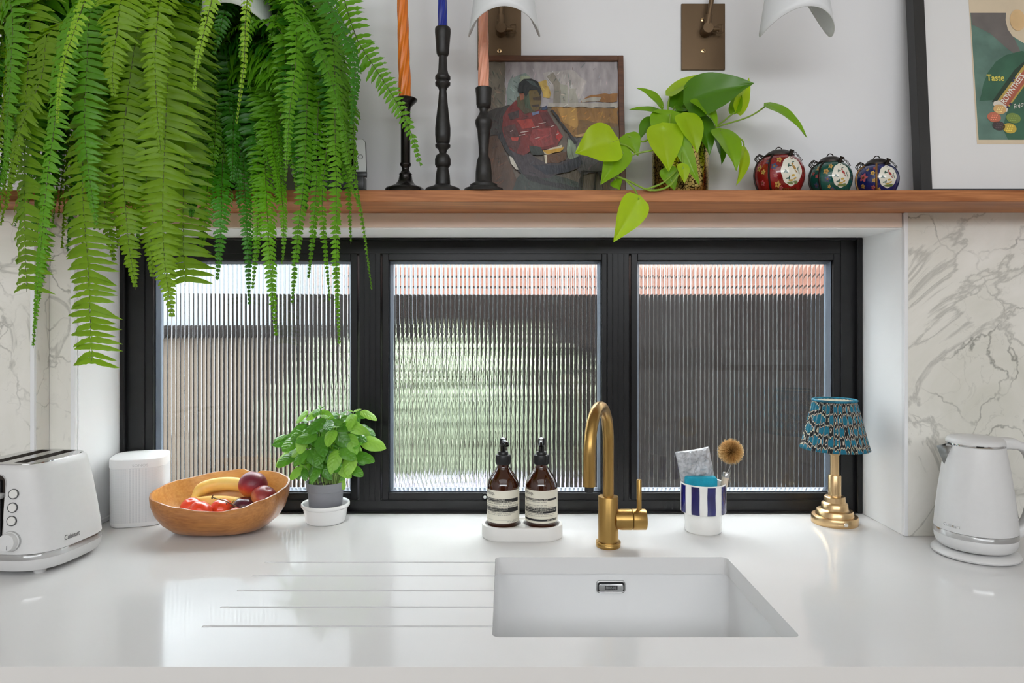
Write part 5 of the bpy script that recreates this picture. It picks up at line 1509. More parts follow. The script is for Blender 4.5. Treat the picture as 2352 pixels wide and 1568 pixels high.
flat('printed_leaf', (58, 100, 78), [(2267, 224), (2273, 206), (2278, 184), (2290, 156), (2310, 130), (2334, 114), (2372, 104), (2440, 120), (2460, 190), (2420, 250), (2392, 316), (2330, 316), (2318, 290), (2330, 250), (2300, 222)], 4, poster, .15)
flat('printed_shadow', (42, 62, 46), [(2296, 226), (2352, 150), (2400, 110), (2420, 130), (2340, 225), (2318, 232)], 5, poster, .1)
flat('printed_roll', (190, 162, 82), [(2310, 222), (2352, 168), (2420, 80), (2450, 100), (2372, 190), (2330, 246), (2316, 240)], 6, poster, .1)
flat('printed_roll_band', (176, 96, 74), [(2314, 226), (2324, 214), (2352, 178), (2420, 92), (2436, 104), (2360, 200), (2336, 232), (2328, 240)], 7, poster, .1)
flat('printed_roll_end', (224, 214, 200), [(2300, 226), (2312, 222), (2334, 240), (2330, 250), (2318, 246), (2298, 234)], 8, poster, .05)
for (x, y, rx, ry, c) in ((2313, 244, 15, 11.5, (222, 176, 116)), (2299, 263, 16, 12, (190, 110, 84)), (2309, 283, 15, 11, (70, 58, 58)), (2334, 289, 16, 12, (200, 172, 70)), (2344, 265, 17, 12, (120, 140, 70))):
    flat('printed_sweet', c, blob(x, y, rx, ry, .2), 9, poster, .12)
    hi = tuple(min(255, int(q * 1.25 + 20)) for q in c)
    bm = NB()
    for i in (-1, 0, 1):
        for (dx, dy) in ((i * 5, 0), (i * 5 - 2, 5), (i * 5 + 2, -5)):
            v = [bm.verts.new(qp(x + dx + a, y + dy + b2, 10)) for a, b2 in ((-1.6, -.7), (1.2, -1), (1.6, .7), (-1.2, 1))]; bm.faces.new(v)
    obj('printed_highlight', bm, mat('print_hi_%02x%02x%02x' % hi, srgb(*hi), .6), poster, False)
flat('printed_face_edge', (226, 190, 140), blob(2366, 30, 18, 26), 8, poster, .1)
for (x, y) in ((2339, 232), (2332, 239), (2350, 170), (2347, 176)): flat('printed_berry', (60, 60, 82), blob(x, y, 3.4, 2.8), 10, poster, .1)
M_yel = mat('print_yellow', srgb(226, 214, 96), .6); M_wht = mat('print_white', srgb(238, 232, 222), .6)
put_text('lettering', 'Taste', 22 * kq * .98, lambda x, y: qp(2286, 176, 11) + Vector((x, 0, y)), M_yel, poster, .86, bold=.02)
va = math.atan2(46, 34)
put_text('lettering', "ROWNTREE'S", 19 * kq, lambda x, y: qp(2326, 232, 11) + Vector((x * math.cos(va) - y * math.sin(va), 0, x * math.sin(va) + y * math.cos(va))), M_wht, poster, .72, bold=.015)
put_text('lettering', 'Enjoy', 15 * kq, lambda x, y: qp(2345, 243, 11) + Vector((x, 0, y + x * .3)), M_wht, poster, .9)

# ------------------------------------------------------------------ three lidded cloisonne jars
M_jar_m = mat('dark_jar_metal', srgb(52, 46, 42), .45, .8, var=.3, vscale=80)
M_gilt = mat('worn_gilt', srgb(150, 110, 60), .4, .7, var=.2, vscale=80)
M_enw = mat('cream_enamel', srgb(226, 222, 208), .2, coat=.4)
def ginger_jar(px, w, ytop, ymouth, col, label, seed, rib, D=1.512):
    R = w / 2 * D / F
    t = thing('ginger_jar', label, 'jar', (PX(px, D), D, SZ), group='three enamel jars on the shelf')
    H = PZ(ymouth, D) - SZ
    prof = [(0, 0), (R * .60, 0), (R * .63, .002), (R * .80, H * .10), (R * .95, H * .32), (R, H * .52), (R * .96, H * .70), (R * .84, H * .86), (R * .66, H * .96), (R * .55, H), (R * .5, H)]
    pr = [Vector((r, 0, z)) for r, z in prof]; sp_ = spline(pr[1:], 40)
    def rad(z):
        for a, b2 in zip(sp_, sp_[1:]):
            if a.z <= z <= b2.z: return a.x + (b2.x - a.x) * ((z - a.z) / max(1e-6, b2.z - a.z))
        return sp_[-1].x
    bm = NB(); lathe(bm, [(0, 0)] + [(p.x, max(0, p.z)) for p in sp_] + [(0, H)], 48); body = obj('jar_body', bm, mat('enamel_%02x%02x%02x' % col, srgb(*col), .16, var=.25, vscale=40, coat=.5), t)
    bm = NB(); lathe(bm, [(0, H - .001), (R * .60, H - .001), (R * .60, H + .003), (R * .56, H + .004), (R * .44, H + .010), (R * .30, H + .0135), (0, H + .014)], 36); lid = obj('lid', bm, M_jar_m, t)
    bm = NB(); tube(bm, [(.0075 * math.cos(a_ * PI / 10), 0, H + .0125 + .009 * math.sin(a_ * PI / 10)) for a_ in range(11)], .0011, 8); obj('lid_ring', bm, M_jar_m, lid)
    a0 = math.atan2(-t.location.y, -t.location.x)          # towards the viewer
    def on(x, z, lift=.0004):
        a = a0 + x / R; r = rad(max(.001, min(H * .999, z))) + lift
        return Vector((r * math.cos(a), r * math.sin(a), z))
    rr = random.Random(seed)
    # vertical straps
    for xs in rib:
        bm = NB(); tube(bm, [on(xs * R, H * k / 16, .0006) for k in range(17)], .0021, 8); obj('strap', bm, M_gilt if seed == 3 else M_jar_m, t)
    def patch(bm, cx, cz, rx, rz, lift, f=None, n=40, rings=4):
        c = bm.verts.new(on(cx, cz, lift)); prev = None
        for q in range(1, rings + 1):
            cur = []
            for k in range(n):
                a = 2 * PI * k / n; s = (f(a) if f else 1) * q / rings
                cur.append(bm.verts.new(on(cx + rx * s * math.cos(a), cz + rz * s * math.sin(a), lift)))
            for k in range(n):
                if prev is None: bm.faces.new([c, cur[k], cur[(k + 1) % n]])
                else: bm.faces.new([prev[k], cur[k], cur[(k + 1) % n], prev[(k + 1) % n]])
            prev = cur
    # white medallion towards the right with leaves, a bird and blossom
    mx_, mz_ = R * .54, H * .53
    bm = NB(); patch(bm, mx_, mz_, R * .46, H * .37, .0005, lambda a: 1 + .035 * math.cos(8 * a)); med = obj('medallion', bm, M_enw, t)
    def sub(name, cL, items):
        bm = NB()
        for (x, z, rx, rz, rot) in items:
            cs_ = [(math.cos(2 * PI * k / 10) * rx, math.sin(2 * PI * k / 10) * rz) for k in range(10)]
            vs = [bm.verts.new(on(mx_ + x * R + p * math.cos(rot) * R - q * math.sin(rot) * R, mz_ + z * H + (p * math.sin(rot) + q * math.cos(rot)) * R, .0009)) for p, q in cs_]
            bm.faces.new(vs)
        obj(name, bm, mat('enamel_detail_%02x%02x%02x' % cL, srgb(*cL), .25, coat=.3), med, True)
    sub('painted_leaves', (48, 84, 74), [(-.22 + .09 * math.cos(k), .12 + .07 * math.sin(k * 2.1) - .05 * k, .085, .028, k * 1.3) for k in range(7)] + [(.22, .05, .10, .02, 1.1), (.28, -.02, .09, .018, 1.9), (.05, .22, .07, .02, .3)])
    sub('painted_bird', (158, 52, 50) if seed != 1 else (168, 128, 60), [(.06, .08, .11, .055, -.9), (.0, .17, .045, .04, 0), (.14, -.02, .10, .02, -.8)])
    sub('painted_blossom', (196, 160, 70), [(.02, -.12, .08, .05, .2), (.12, -.19, .07, .04, .5), (-.04, -.24, .12, .035, .1)])
    sub('painted_ground', (112, 128, 72), [(.05, -.30, .26, .055, 0), (.17, -.27, .12, .04, .1)])
    flowers = [(-.12, .42), (-.18, .66), (-.05, .20), (-.62, .55), (-.70, .28), (-.46, .80), (.02, .82), (-.85, .66), (.10, .12)]
    cols = [(196, 158, 84), (176, 86, 92), (70, 76, 108), (190, 150, 80)]
    for k, (x, zf) in enumerate(flowers):
        if any(abs(x * 1.0 - r_) < .07 for r_ in rib): x -= .12
        big = 1.75 if (seed == 3 and k == 3) else 1.0
        bm = NB(); q = .105 * rr.uniform(.7, 1.2) * big
        patch(bm, x * R, zf * H, q * R, q * R, .0005, lambda a: 1 + .28 * math.cos(5 * a), n=20, rings=2)
        c_ = cols[(k + seed) % 4] if big == 1 else (186, 92, 98)
        fl = obj('enamel_flower', bm, mat('enamel_flower_%02x%02x%02x' % c_, srgb(*c_), .25, coat=.3, var=.25, vscale=200), t)
        bm = NB(); patch(bm, x * R, zf * H, q * R * .35, q * R * .35, .0009, n=10, rings=1); obj('flower_eye', bm, M_gilt, fl)
    bm = NB()
    for k in range(22):
        x = (-.95 + k * .087) * R * 1.05; patch(bm, x, H * .065, R * .032, H * .055, .0006, n=8, rings=1)
    obj('petal_border', bm, M_gilt, t)
    # spout and looped wire handle
    p0 = on(R * .62, H * .93, -.002)
    bm = NB(); n_ = Vector((p0.x, p0.y, 0)).normalized() * .35 + Vector((.25, 0, 1)); n_.normalize()
    tube(bm, [p0, p0 + n_ * .011, p0 + n_ * .013, p0 + n_ * .014], [.0034, .0034, .0045, .0045], 14); obj('spout', bm, M_jar_m, t)
    bm = NB(); l0 = on(-R * 1.25, H * .86, .001)
    tube(bm, spline([l0, l0 + Vector((-.006, 0, .008)), l0 + Vector((.002, -.004, .017)), l0 + Vector((.010, -.002, .013)), Vector((-R * .5, 0, H + .003))], 20), .0011, 6)
    for k in range(3):
        c = l0 + Vector((.003 + .004 * k, -.002, .008 + .003 * (k % 2))); tube(bm, [c + Vector((.006 * math.cos(a * PI / 6), .002 * k, .006 * math.sin(a * PI / 6))) for a in range(12)], .0009, 6, closed=True)
    obj('wire_handle', bm, M_jar_m, t)
    bm = NB()
    for k in range(9):
        u = k / 8; c = Vector((R * (.30 + .44 * u), -R * .42, H + .008 - (H * .22) * u * u)); r_ = rad(max(0, min(H, c.z)))
        tube(bm, [c + Vector((.0022 * math.cos(a * PI / 4), (.0012 if k % 2 else 0) * math.sin(a * PI / 4), .0016 * math.sin(a * PI / 4))) for a in range(8)], .0006, 5, closed=True)
    obj('chain', bm, M_jar_m, t)
ginger_jar(1789, 112, 345, 361, (132, 22, 22), 'red enamel jar, biggest of the three', 1, (-.38, -1.2))
ginger_jar(1907, 94, 362, 376, (14, 80, 70), 'teal green enamel jar in the middle of the three', 2, (-.50, -1.2))
ginger_jar(2014, 92, 370, 381, (24, 34, 94), 'dark blue enamel jar with a gilt strap, nearest the poster', 3, (-.02, -1.15))

# ------------------------------------------------------------------ phone on its stand, books under the fern
M_phone = mat('white_phone_glass', srgb(228, 229, 230), .12, coat=.4)
M_screen = mat('black_phone_screen', srgb(12, 12, 14), .06, coat=.5)
PHD = 1.495
t = thing('phone', 'white smartphone propped sideways on a black stand beside the fern', 'phone', P(842, 402, PHD), rot=(math.radians(-14), math.radians(-3.5), math.radians(3)))
ph, pl, pt = .086, .160, .0075
bm = NB(); prism(bm, rrect(pl, ph, .011, 6, -pl / 2, ph / 2), 0, pt, axis='Y'); obj('shell', bm, mat('phone_edge', srgb(70, 72, 76), .3, .6), t)
bm = NB(); prism(bm, rrect(pl - .002, ph - .002, .010, 6, -pl / 2, ph / 2), -.0006, .0005, axis='Y'); fr = obj('front_glass', bm, M_phone, t)
bm = NB(); prism(bm, rrect(pl - .044, ph - .008, .001, 2, -pl / 2, ph / 2), -.0009, 0, axis='Y'); obj('screen', bm, M_screen, fr)
bm = NB(); tube(bm, [(-.012 + .0052 * math.cos(a * PI / 12), -.0008, ph / 2 + .0052 * math.sin(a * PI / 12)) for a in range(24)], .0005, 6, closed=True); obj('home_button', bm, M_ink2, fr)
bp = P(842, 402, PHD)
t = thing('phone_stand', 'black plastic stand under the white smartphone', 'phone stand', (bp.x - .07, PHD + .01, SZ))
hz = bp.z - SZ
bm = NB(); box(bm, -.07, .075, -.035, .05, 0, .008, .003); obj('stand_foot', bm, M_pump, t)
bm = NB(); box(bm, -.055, .066, -.022, .012, .008, hz - .004, .002); obj('stand_block', bm, M_pump, t)
bm = NB(); box(bm, -.055, .072, -.018, -.0125, hz - .006, hz + .006, .001); obj('stand_lip', bm, M_pump, t)
M_bk = mat('black_book_cover', srgb(30, 30, 32), .5, var=.1); M_red = mat('rust_red_book_cover', srgb(150, 56, 34), .55, var=.1); M_page = mat('book_pages', srgb(222, 212, 190), .8, var=.05, vscale=300, stretch=(.02, .02, 1))
def book(label, x0, x1, z0, th, dep, cover, words):
    t = thing('cookbook', label, 'book', ((x0 + x1) / 2, 1.520, z0), group='cookbooks lying under the fern')
    w = (x1 - x0) / 2
    bm = NB(); box(bm, -w, w, -dep / 2, dep / 2, 0, .003, .0006, 1); box(bm, -w, w, -dep / 2, dep / 2, th - .003, th, .0006, 1); box(bm, -w, w, -dep / 2, -dep / 2 + .003, .003, th - .003); obj('cover', bm, cover, t, False)
    bm = NB(); box(bm, -w + .004, w - .004, -dep / 2 + .004, dep / 2 - .004, .0032, th - .0032); obj('page_block', bm, M_page, t, False)
    for (s, sz, X, Z, m_) in words: put_text('lettering', s, sz, lambda x, y: Vector((X + x, -dep / 2 - .0006, Z + y)), m_, t)
    return t
lw = P(486, 0, 1.45)
bx0, bx1 = PX(300, 1.47), PX(560, 1.47)
xc = (bx0 + bx1) / 2
book('thick black cookbook lying lowest under the hanging fern', bx0, bx1, SZ, .048, .145, M_bk, [('brook', .013, PX(474, 1.447) - xc, .028, M_page), ('beans', .013, PX(478, 1.447) - xc, .013, M_page)])
book('rust red cookbook lying on the black one under the fern', bx0 + .006, bx1 - .004, SZ + .0482, .026, .142, M_red, [('her', .014, PX(484, 1.449) - xc, .008, M_bk)])
FERN_Z = SZ + .0745
# ------------------------------------------------------------------ lime trailing plant in a gold crackle pot
M_gold = mat('gold_crackle_glass', srgb(176, 150, 80), .22, 1.0)
N, L, b = nodes_of(M_gold)
tc = N.new('ShaderNodeTexCoord'); vo = N.new('ShaderNodeTexVoronoi'); vo.feature = 'DISTANCE_TO_EDGE'; vo.inputs['Scale'].default_value = 120
L.new(tc.outputs['Object'], vo.inputs['Vector'])
rp = N.new('ShaderNodeValToRGB'); rp.color_ramp.elements[0].position = .035; rp.color_ramp.elements[0].color = srgb(52, 38, 18)
rp.color_ramp.elements[1].position = .085; rp.color_ramp.elements[1].color = srgb(206, 182, 108); L.new(vo.outputs['Distance'], rp.inputs[0]); L.new(rp.outputs[0], b.inputs['Base Color'])
v2 = N.new('ShaderNodeTexVoronoi'); v2.inputs['Scale'].default_value = 120; L.new(tc.outputs['Object'], v2.inputs['Vector'])
bp_ = N.new('ShaderNodeBump'); bp_.inputs['Strength'].default_value = .35; bp_.inputs['Distance'].default_value = .002; L.new(v2.outputs['Color'], bp_.inputs['Height']); L.new(bp_.outputs[0], b.inputs['Normal'])
GPD = 1.525
t = thing('trailing_plant', 'lime green trailing heart-leaved plant in a gold crackle pot on the shelf', 'potted plant', (PX(1562, GPD), GPD, SZ))
pothos = t
pr_ = 65 * GPD / F * .97
HZ = PZ(318, GPD) - SZ
bm = NB(); lathe(bm, [(0, 0), (pr_ * .98, 0), (pr_, .002), (pr_, HZ - .006), (pr_ * 1.04, HZ - .005), (pr_ * 1.05, HZ - .001), (pr_ * 1.03, HZ + .001), (pr_ * .95, HZ), (pr_ * .95, HZ - .012), (0, HZ - .010)], 56); pot = obj('pot', bm, M_gold, t)
bm = NB(); lathe(bm, [(0, HZ - .006), (pr_ * .94, HZ - .009)], 32); obj('soil', bm, M_soil, pot)
ML = {'d': leaf_mat('deep_green_leaf', srgb(66, 116, 16), srgb(92, 140, 24), rough=.32, trl=.18, scale=24),
      'm': leaf_mat('mid_lime_leaf', srgb(112, 164, 20), srgb(140, 184, 26), rough=.34, trl=.28, scale=24),
      'l': leaf_mat('bright_lime_leaf', srgb(158, 196, 18), srgb(182, 212, 28), rough=.36, trl=.35, scale=24)}
M_pst = mat('lime_stem', srgb(128, 160, 48), .45)
def pleaf(b0, tip, wpx, col, D0, D1, nrm=(0, -1, .45), curl=.12, heart=.10, cup=.16):
    p0, p1 = P(b0[0], b0[1], D0) - t.location, P(tip[0], tip[1], D1) - t.location
    d = p1 - p0; L_ = d.length; W_ = wpx * 1.26 * D0 / F
    V, Fc = leaf_data(L_, W_, 1.5, curl, cup, .012, .50, heart * 1.5, 18, 6)
    u = Vector(nrm); u = (u - d.normalized() * u.dot(d.normalized())).normalized()
    # the curl bends the tip away from the upper side: aim so that the tip still meets its point
    al = math.atan(curl); dd = d.normalized() * math.cos(al) + u * math.sin(al)
    V = [(x * 1.0, y * math.cos(al), z) for x, y, z in V]
    o = leaf_obj('leaf', (V, Fc), ML[col], t, p0, dd, u)
    return p0
def pstem(pts, r=.0017):
    bm = NB(); q = [P(x, y, D) - t.location for x, y, D in pts]
    tube(bm, spline(q, 14), r, 8); obj('stem', bm, M_pst, t)
C_ = (1562, 318, GPD)
LV = [
 ((1586, 230), (1732, 190), 88, 'd', 1.49, 1.46, (.15, -1, .4), .14, .08),
 ((1540, 212), (1645, 170), 46, 'l', 1.53, 1.52, (-.3, -.6, .8), .25, .08),
 ((1550, 243), (1572, 196), 34, 'd', 1.53, 1.54, (-.6, -.8, .1), .1, .08),
 ((1521, 242), (1462, 201), 34, 'm', 1.52, 1.50, (.3, -.8, .6), .22, .06),
 ((1526, 260), (1445, 251), 36, 'm', 1.51, 1.50, (-.1, -.6, .85), .12, .08),
 ((1602, 232), (1648, 292), 50, 'm', 1.48, 1.46, (.6, -.9, .3), .28, .10),
 ((1694, 250), (1721, 178), 38, 'l', 1.50, 1.53, (.7, -.7, .1), .15, .08),
 ((1688, 256), (1700, 205), 26, 'm', 1.50, 1.52, (-.6, -.7, .1), .15, .08),
 ((1764, 240), (1855, 315), 46, 'm', 1.48, 1.46, (.5, -.75, .5), .30, .06),
 ((1540, 262), (1512, 334), 66, 'm', 1.485, 1.475, (-.2, -.9, .4), .18, .10),
 ((1524, 292), (1536, 394), 66, 'l', 1.455, 1.435, (-.1, -1, .3), .12, .08),
 ((1576, 268), (1602, 352), 52, 'l', 1.455, 1.44, (.2, -1, .35), .20, .10),
 ((1606, 272), (1630, 356), 54, 'd', 1.475, 1.47, (.4, -.9, .3), .15, .10),
 ((1650, 314), (1658, 378), 36, 'd', 1.50, 1.49, (.6, -.8, .2), .15, .10),
 ((1656, 300), (1692, 392), 66, 'm', 1.48, 1.46, (.45, -.85, .4), .22, .06),
 ((1712, 345), (1691, 426), 34, 'l', 1.49, 1.47, (.7, -.7, .2), .12, .06),
 ((1403, 326), (1321, 351), 84, 'l', 1.43, 1.42, (-.1, -1, .25), .08, .16),
 ((1428, 348), (1379, 424), 48, 'm', 1.44, 1.42, (.2, -.95, .2), .12, .14),
 ((1442, 312), (1466, 358), 38, 'm', 1.46, 1.45, (-.1, -1, .3), .18, .10),
 ((1496, 272), (1468, 322), 30, 'd', 1.50, 1.49, (-.5, -.8, .3), .12, .08),
 ((1568, 380), (1572, 421), 24, 'l', 1.435, 1.43, (.2, -1, .2), .10, .10),
 ((1554, 308), (1607, 426), 32, 'm', 1.45, 1.435, (-.3, -.9, .2), .10, .05),
 ((1532, 388), (1550, 438), 32, 'm', 1.452, 1.447, (-.2, -1, .2), .12, .08),
 ((1414, 414), (1424, 436), 24, 'm', 1.445, 1.435, (-.5, -.8, .3), .2, .08),
 ((1467, 458), (1409, 556), 56, 'l', 1.405, 1.39, (.25, -.95, .2), .10, .06),
 ((1560, 245), (1632, 262), 44, 'd', 1.52, 1.51, (0, -.7, .8), .15, .1),
 ((1580, 262), (1540, 296), 44, 'd', 1.50, 1.49, (-.1, -.9, .5), .15, .1),
]
for a in LV: pleaf(*a)
pstem([C_, (1545, 285, 1.52), (1534, 250, 1.525), (1540, 214, 1.53)]); pstem([C_, (1540, 275, 1.52), (1550, 244, 1.53)])
pstem([C_, (1530, 285, 1.51), (1526, 258, 1.51)]); pstem([C_, (1525, 275, 1.52), (1521, 242, 1.52)])
pstem([C_, (1572, 262, 1.51), (1590, 240, 1.49)]); pstem([C_, (1590, 255, 1.49), (1602, 232, 1.48)])
pstem([C_, (1640, 292, 1.50), (1692, 254, 1.50)]); pstem([C_, (1650, 290, 1.49), (1720, 268, 1.485), (1764, 240, 1.48)])
pstem([C_, (1600, 285, 1.49), (1606, 272, 1.476)]); pstem([C_, (1630, 295, 1.49), (1656, 300, 1.48)])
pstem([C_, (1560, 280, 1.48), (1576, 268, 1.456)]); pstem([C_, (1540, 290, 1.47), (1540, 262, 1.48)])
pstem([C_, (1530, 300, 1.47), (1524, 292, 1.456)]); pstem([C_, (1640, 305, 1.50), (1650, 314, 1.50)])
pstem([C_, (1690, 315, 1.49), (1712, 345, 1.49)]); pstem([C_, (1520, 300, 1.49), (1496, 272, 1.50)])
pstem([C_, (1500, 318, 1.47), (1475, 325, 1.46), (1442, 312, 1.46)], .0020)
pstem([C_, (1510, 342, 1.455), (1462, 352, 1.45), (1440, 362, 1.445), (1428, 348, 1.44)], .0020); pstem([(1462, 352, 1.45), (1438, 334, 1.445), (1403, 328, 1.434)])
pstem([C_, (1566, 345, 1.45), (1568, 382, 1.437)]); pstem([C_, (1548, 320, 1.455), (1554, 308, 1.45)]); pstem([C_, (1534, 350, 1.476), (1532, 388, 1.456)])
pstem([(1570, 384, 1.436), (1535, 428, 1.432), (1490, 436, 1.432), (1445, 416, 1.434), (1410, 402, 1.440)], .0021)
pstem([(1566, 380, 1.45), (1525, 418, 1.434), (1486, 434, 1.431)], .0020); pstem([(1436, 412, 1.433), (1458, 436, 1.42), (1467, 458, 1.405)], .0021)
pstem([(1410, 402, 1.440), (1414, 414, 1.445)])
# ------------------------------------------------------------------ big hanging fern on top of the cookbooks
M_f = [leaf_mat('fern_green', srgb(76, 138, 16), srgb(118, 178, 30), rough=.45, trl=.32, scale=14),
       leaf_mat('fern_deep_green', srgb(36, 98, 16), srgb(70, 142, 24), rough=.42, trl=.25, scale=14),
       leaf_mat('fern_olive', srgb(100, 140, 14), srgb(136, 174, 26), rough=.5, trl=.4, scale=14),
       leaf_mat('fern_young', srgb(132, 180, 36), srgb(172, 208, 62), rough=.5, trl=.4, scale=14)]
M_rach = mat('fern_rachis', srgb(74, 84, 30), .5)
M_terra = mat('terracotta_pot', srgb(140, 76, 50), .8, var=.15, vscale=20)
FX = PX(425, 1.515)
fern = thing('hanging_fern', 'huge lush green sword fern spilling over the shelf and window', 'fern', (FX, 1.515, FERN_Z))
bm = NB(); lathe(bm, [(0, 0), (.052, 0), (.056, .004), (.070, .105), (.076, .106), (.078, .125), (.074, .128), (.070, .124), (.068, .110), (0, .112)], 40); pot = obj('pot', bm, M_terra, fern)
bm = NB(); lathe(bm, [(0, .122), (.04, .120), (.0685, .114)], 28); obj('soil', bm, M_soil, pot)
CR = Vector((0, -.01, .125))
rng = random.Random(21)
def frond(ctrl, W, mi, taper=.55, base_bare=.06, face=None, blunt=False, wave=1.0, step=.0122, droop=.25, seed=None):
    """One frond as one mesh: thin rachis and two rows of wavy leaflets."""
    r = random.Random(seed if seed is not None else rng.random())
    pts = spline(ctrl, 60)
    cum = [0.0]
    for a, b in zip(pts, pts[1:]): cum.append(cum[-1] + (b - a).length)
    T = cum[-1]
    def at(s):
        lo, hi = 0, len(cum) - 1
        while hi - lo > 1:
            m = (lo + hi) // 2
            if cum[m] <= s: lo = m
            else: hi = m
        u = (s - cum[lo]) / max(1e-9, cum[hi] - cum[lo])
        return pts[lo].lerp(pts[hi], u), (pts[hi] - pts[lo]).normalized()
    bm = NB(); tube(bm, [pts[i] for i in range(0, 61, 3)], [.0016 * (1 - .75 * i / 60) for i in range(0, 61, 3)], 5, cap=False)
    me_v = [v.co.copy() for v in bm.verts]; bm.verts.index_update(); me_f = [tuple(v.index for v in f.verts) for f in bm.faces]; bm.free()
    MI = [1] * len(me_f)
    s = T * base_bare; k = 0
    mid = pts[40]
    fc = Vector(face) if face else None
    while s < T - .002:
        p, tg = at(s)
        if fc is None:
            out = Vector((p.x, p.y - .12, .18)); n = out
        else: n = fc
        n = n - tg * n.dot(tg)
        n = n.normalized() if n.length > 1e-5 else tg.orthogonal().normalized()
        side = tg.cross(n)
        u = s / T
        env = min(1, (u / .18) ** .6) if u < .18 else 1.0
        tail = 1.0 if blunt else max(.10, min(1.0, ((1 - u) / taper) ** .75))
        L0 = W * 1.2 * env * tail
        for sg in (-1, 1):
            if r.random() < .015: continue
            L_ = L0 * r.uniform(.86, 1.06)
            ang = r.gauss(.12, .10) + .25 * (1 - tail)
            d = (side * sg * math.cos(ang) + tg * math.sin(ang)).normalized()
            up = (n + side * sg * r.uniform(-.25, .1) + tg * r.uniform(-.35, .25)).normalized()
            wv = d.cross(up).normalized(); up = wv.cross(d)
            hw = min(.0056, .0032 + L_ * .05) * r.uniform(.85, 1.1)
            dr = droop * r.uniform(.5, 1.6); ph = r.uniform(0, 6.3)
            b0 = len(me_v); m = 7
            for j in range(m + 1):
                q = j / m
                w = hw * (1.0 if j == 0 else (1 - q ** 3.2)) * (1.12 if j == 0 else 1) if j < m else 0
                c = p + d * (L_ * q) - up * (dr * L_ * q * q) + Vector((0, 0, -.12 * L_ * q * q))
                wz = wave * .0016 * math.sin(q * 15 + ph)
                we = 1 + .10 * math.sin(q * 19 + ph)
                if j == m: me_v.append(c)
                else: me_v += [c + wv * w * we + up * (.0012 + wz), c + up * 0.0, c - wv * w * we + up * (.0012 - wz)]
            for j in range(m - 1):
                a = b0 + 3 * j
                me_f += [(a, a + 1, a + 4, a + 3), (a + 1, a + 2, a + 5, a + 4)]; MI += [0, 0]
            a = b0 + 3 * (m - 1)
            me_f += [(a, a + 1, a + 3), (a + 1, a + 2, a + 3)]; MI += [0, 0]
        s += step * (.55 + .45 * tail) * r.uniform(.93, 1.07)
        k += 1
    return obj_raw('frond', me_v, me_f, [M_f[mi], M_rach], fern, True, MI)
def FP(px, py, D): return P(px, py, D) - fern.location
def up_then(*c):
    """From the crown, arching up and over to the listed photograph points."""
    c = [(x, y, max(D, 1.44) if y < 230 else (max(D, 1.395) if y < 390 else D)) if (D > 1.23 and 440 < x < 645) else (x, y, D) for x, y, D in c]
    q = [FP(*x) for x in c]
    h = CR + Vector((rng.uniform(-.03, .03), rng.uniform(-.03, .0), 0))
    a = h.lerp(q[0], .5); a.z = max(h.z, q[0].z) + .05
    return [h, a] + q
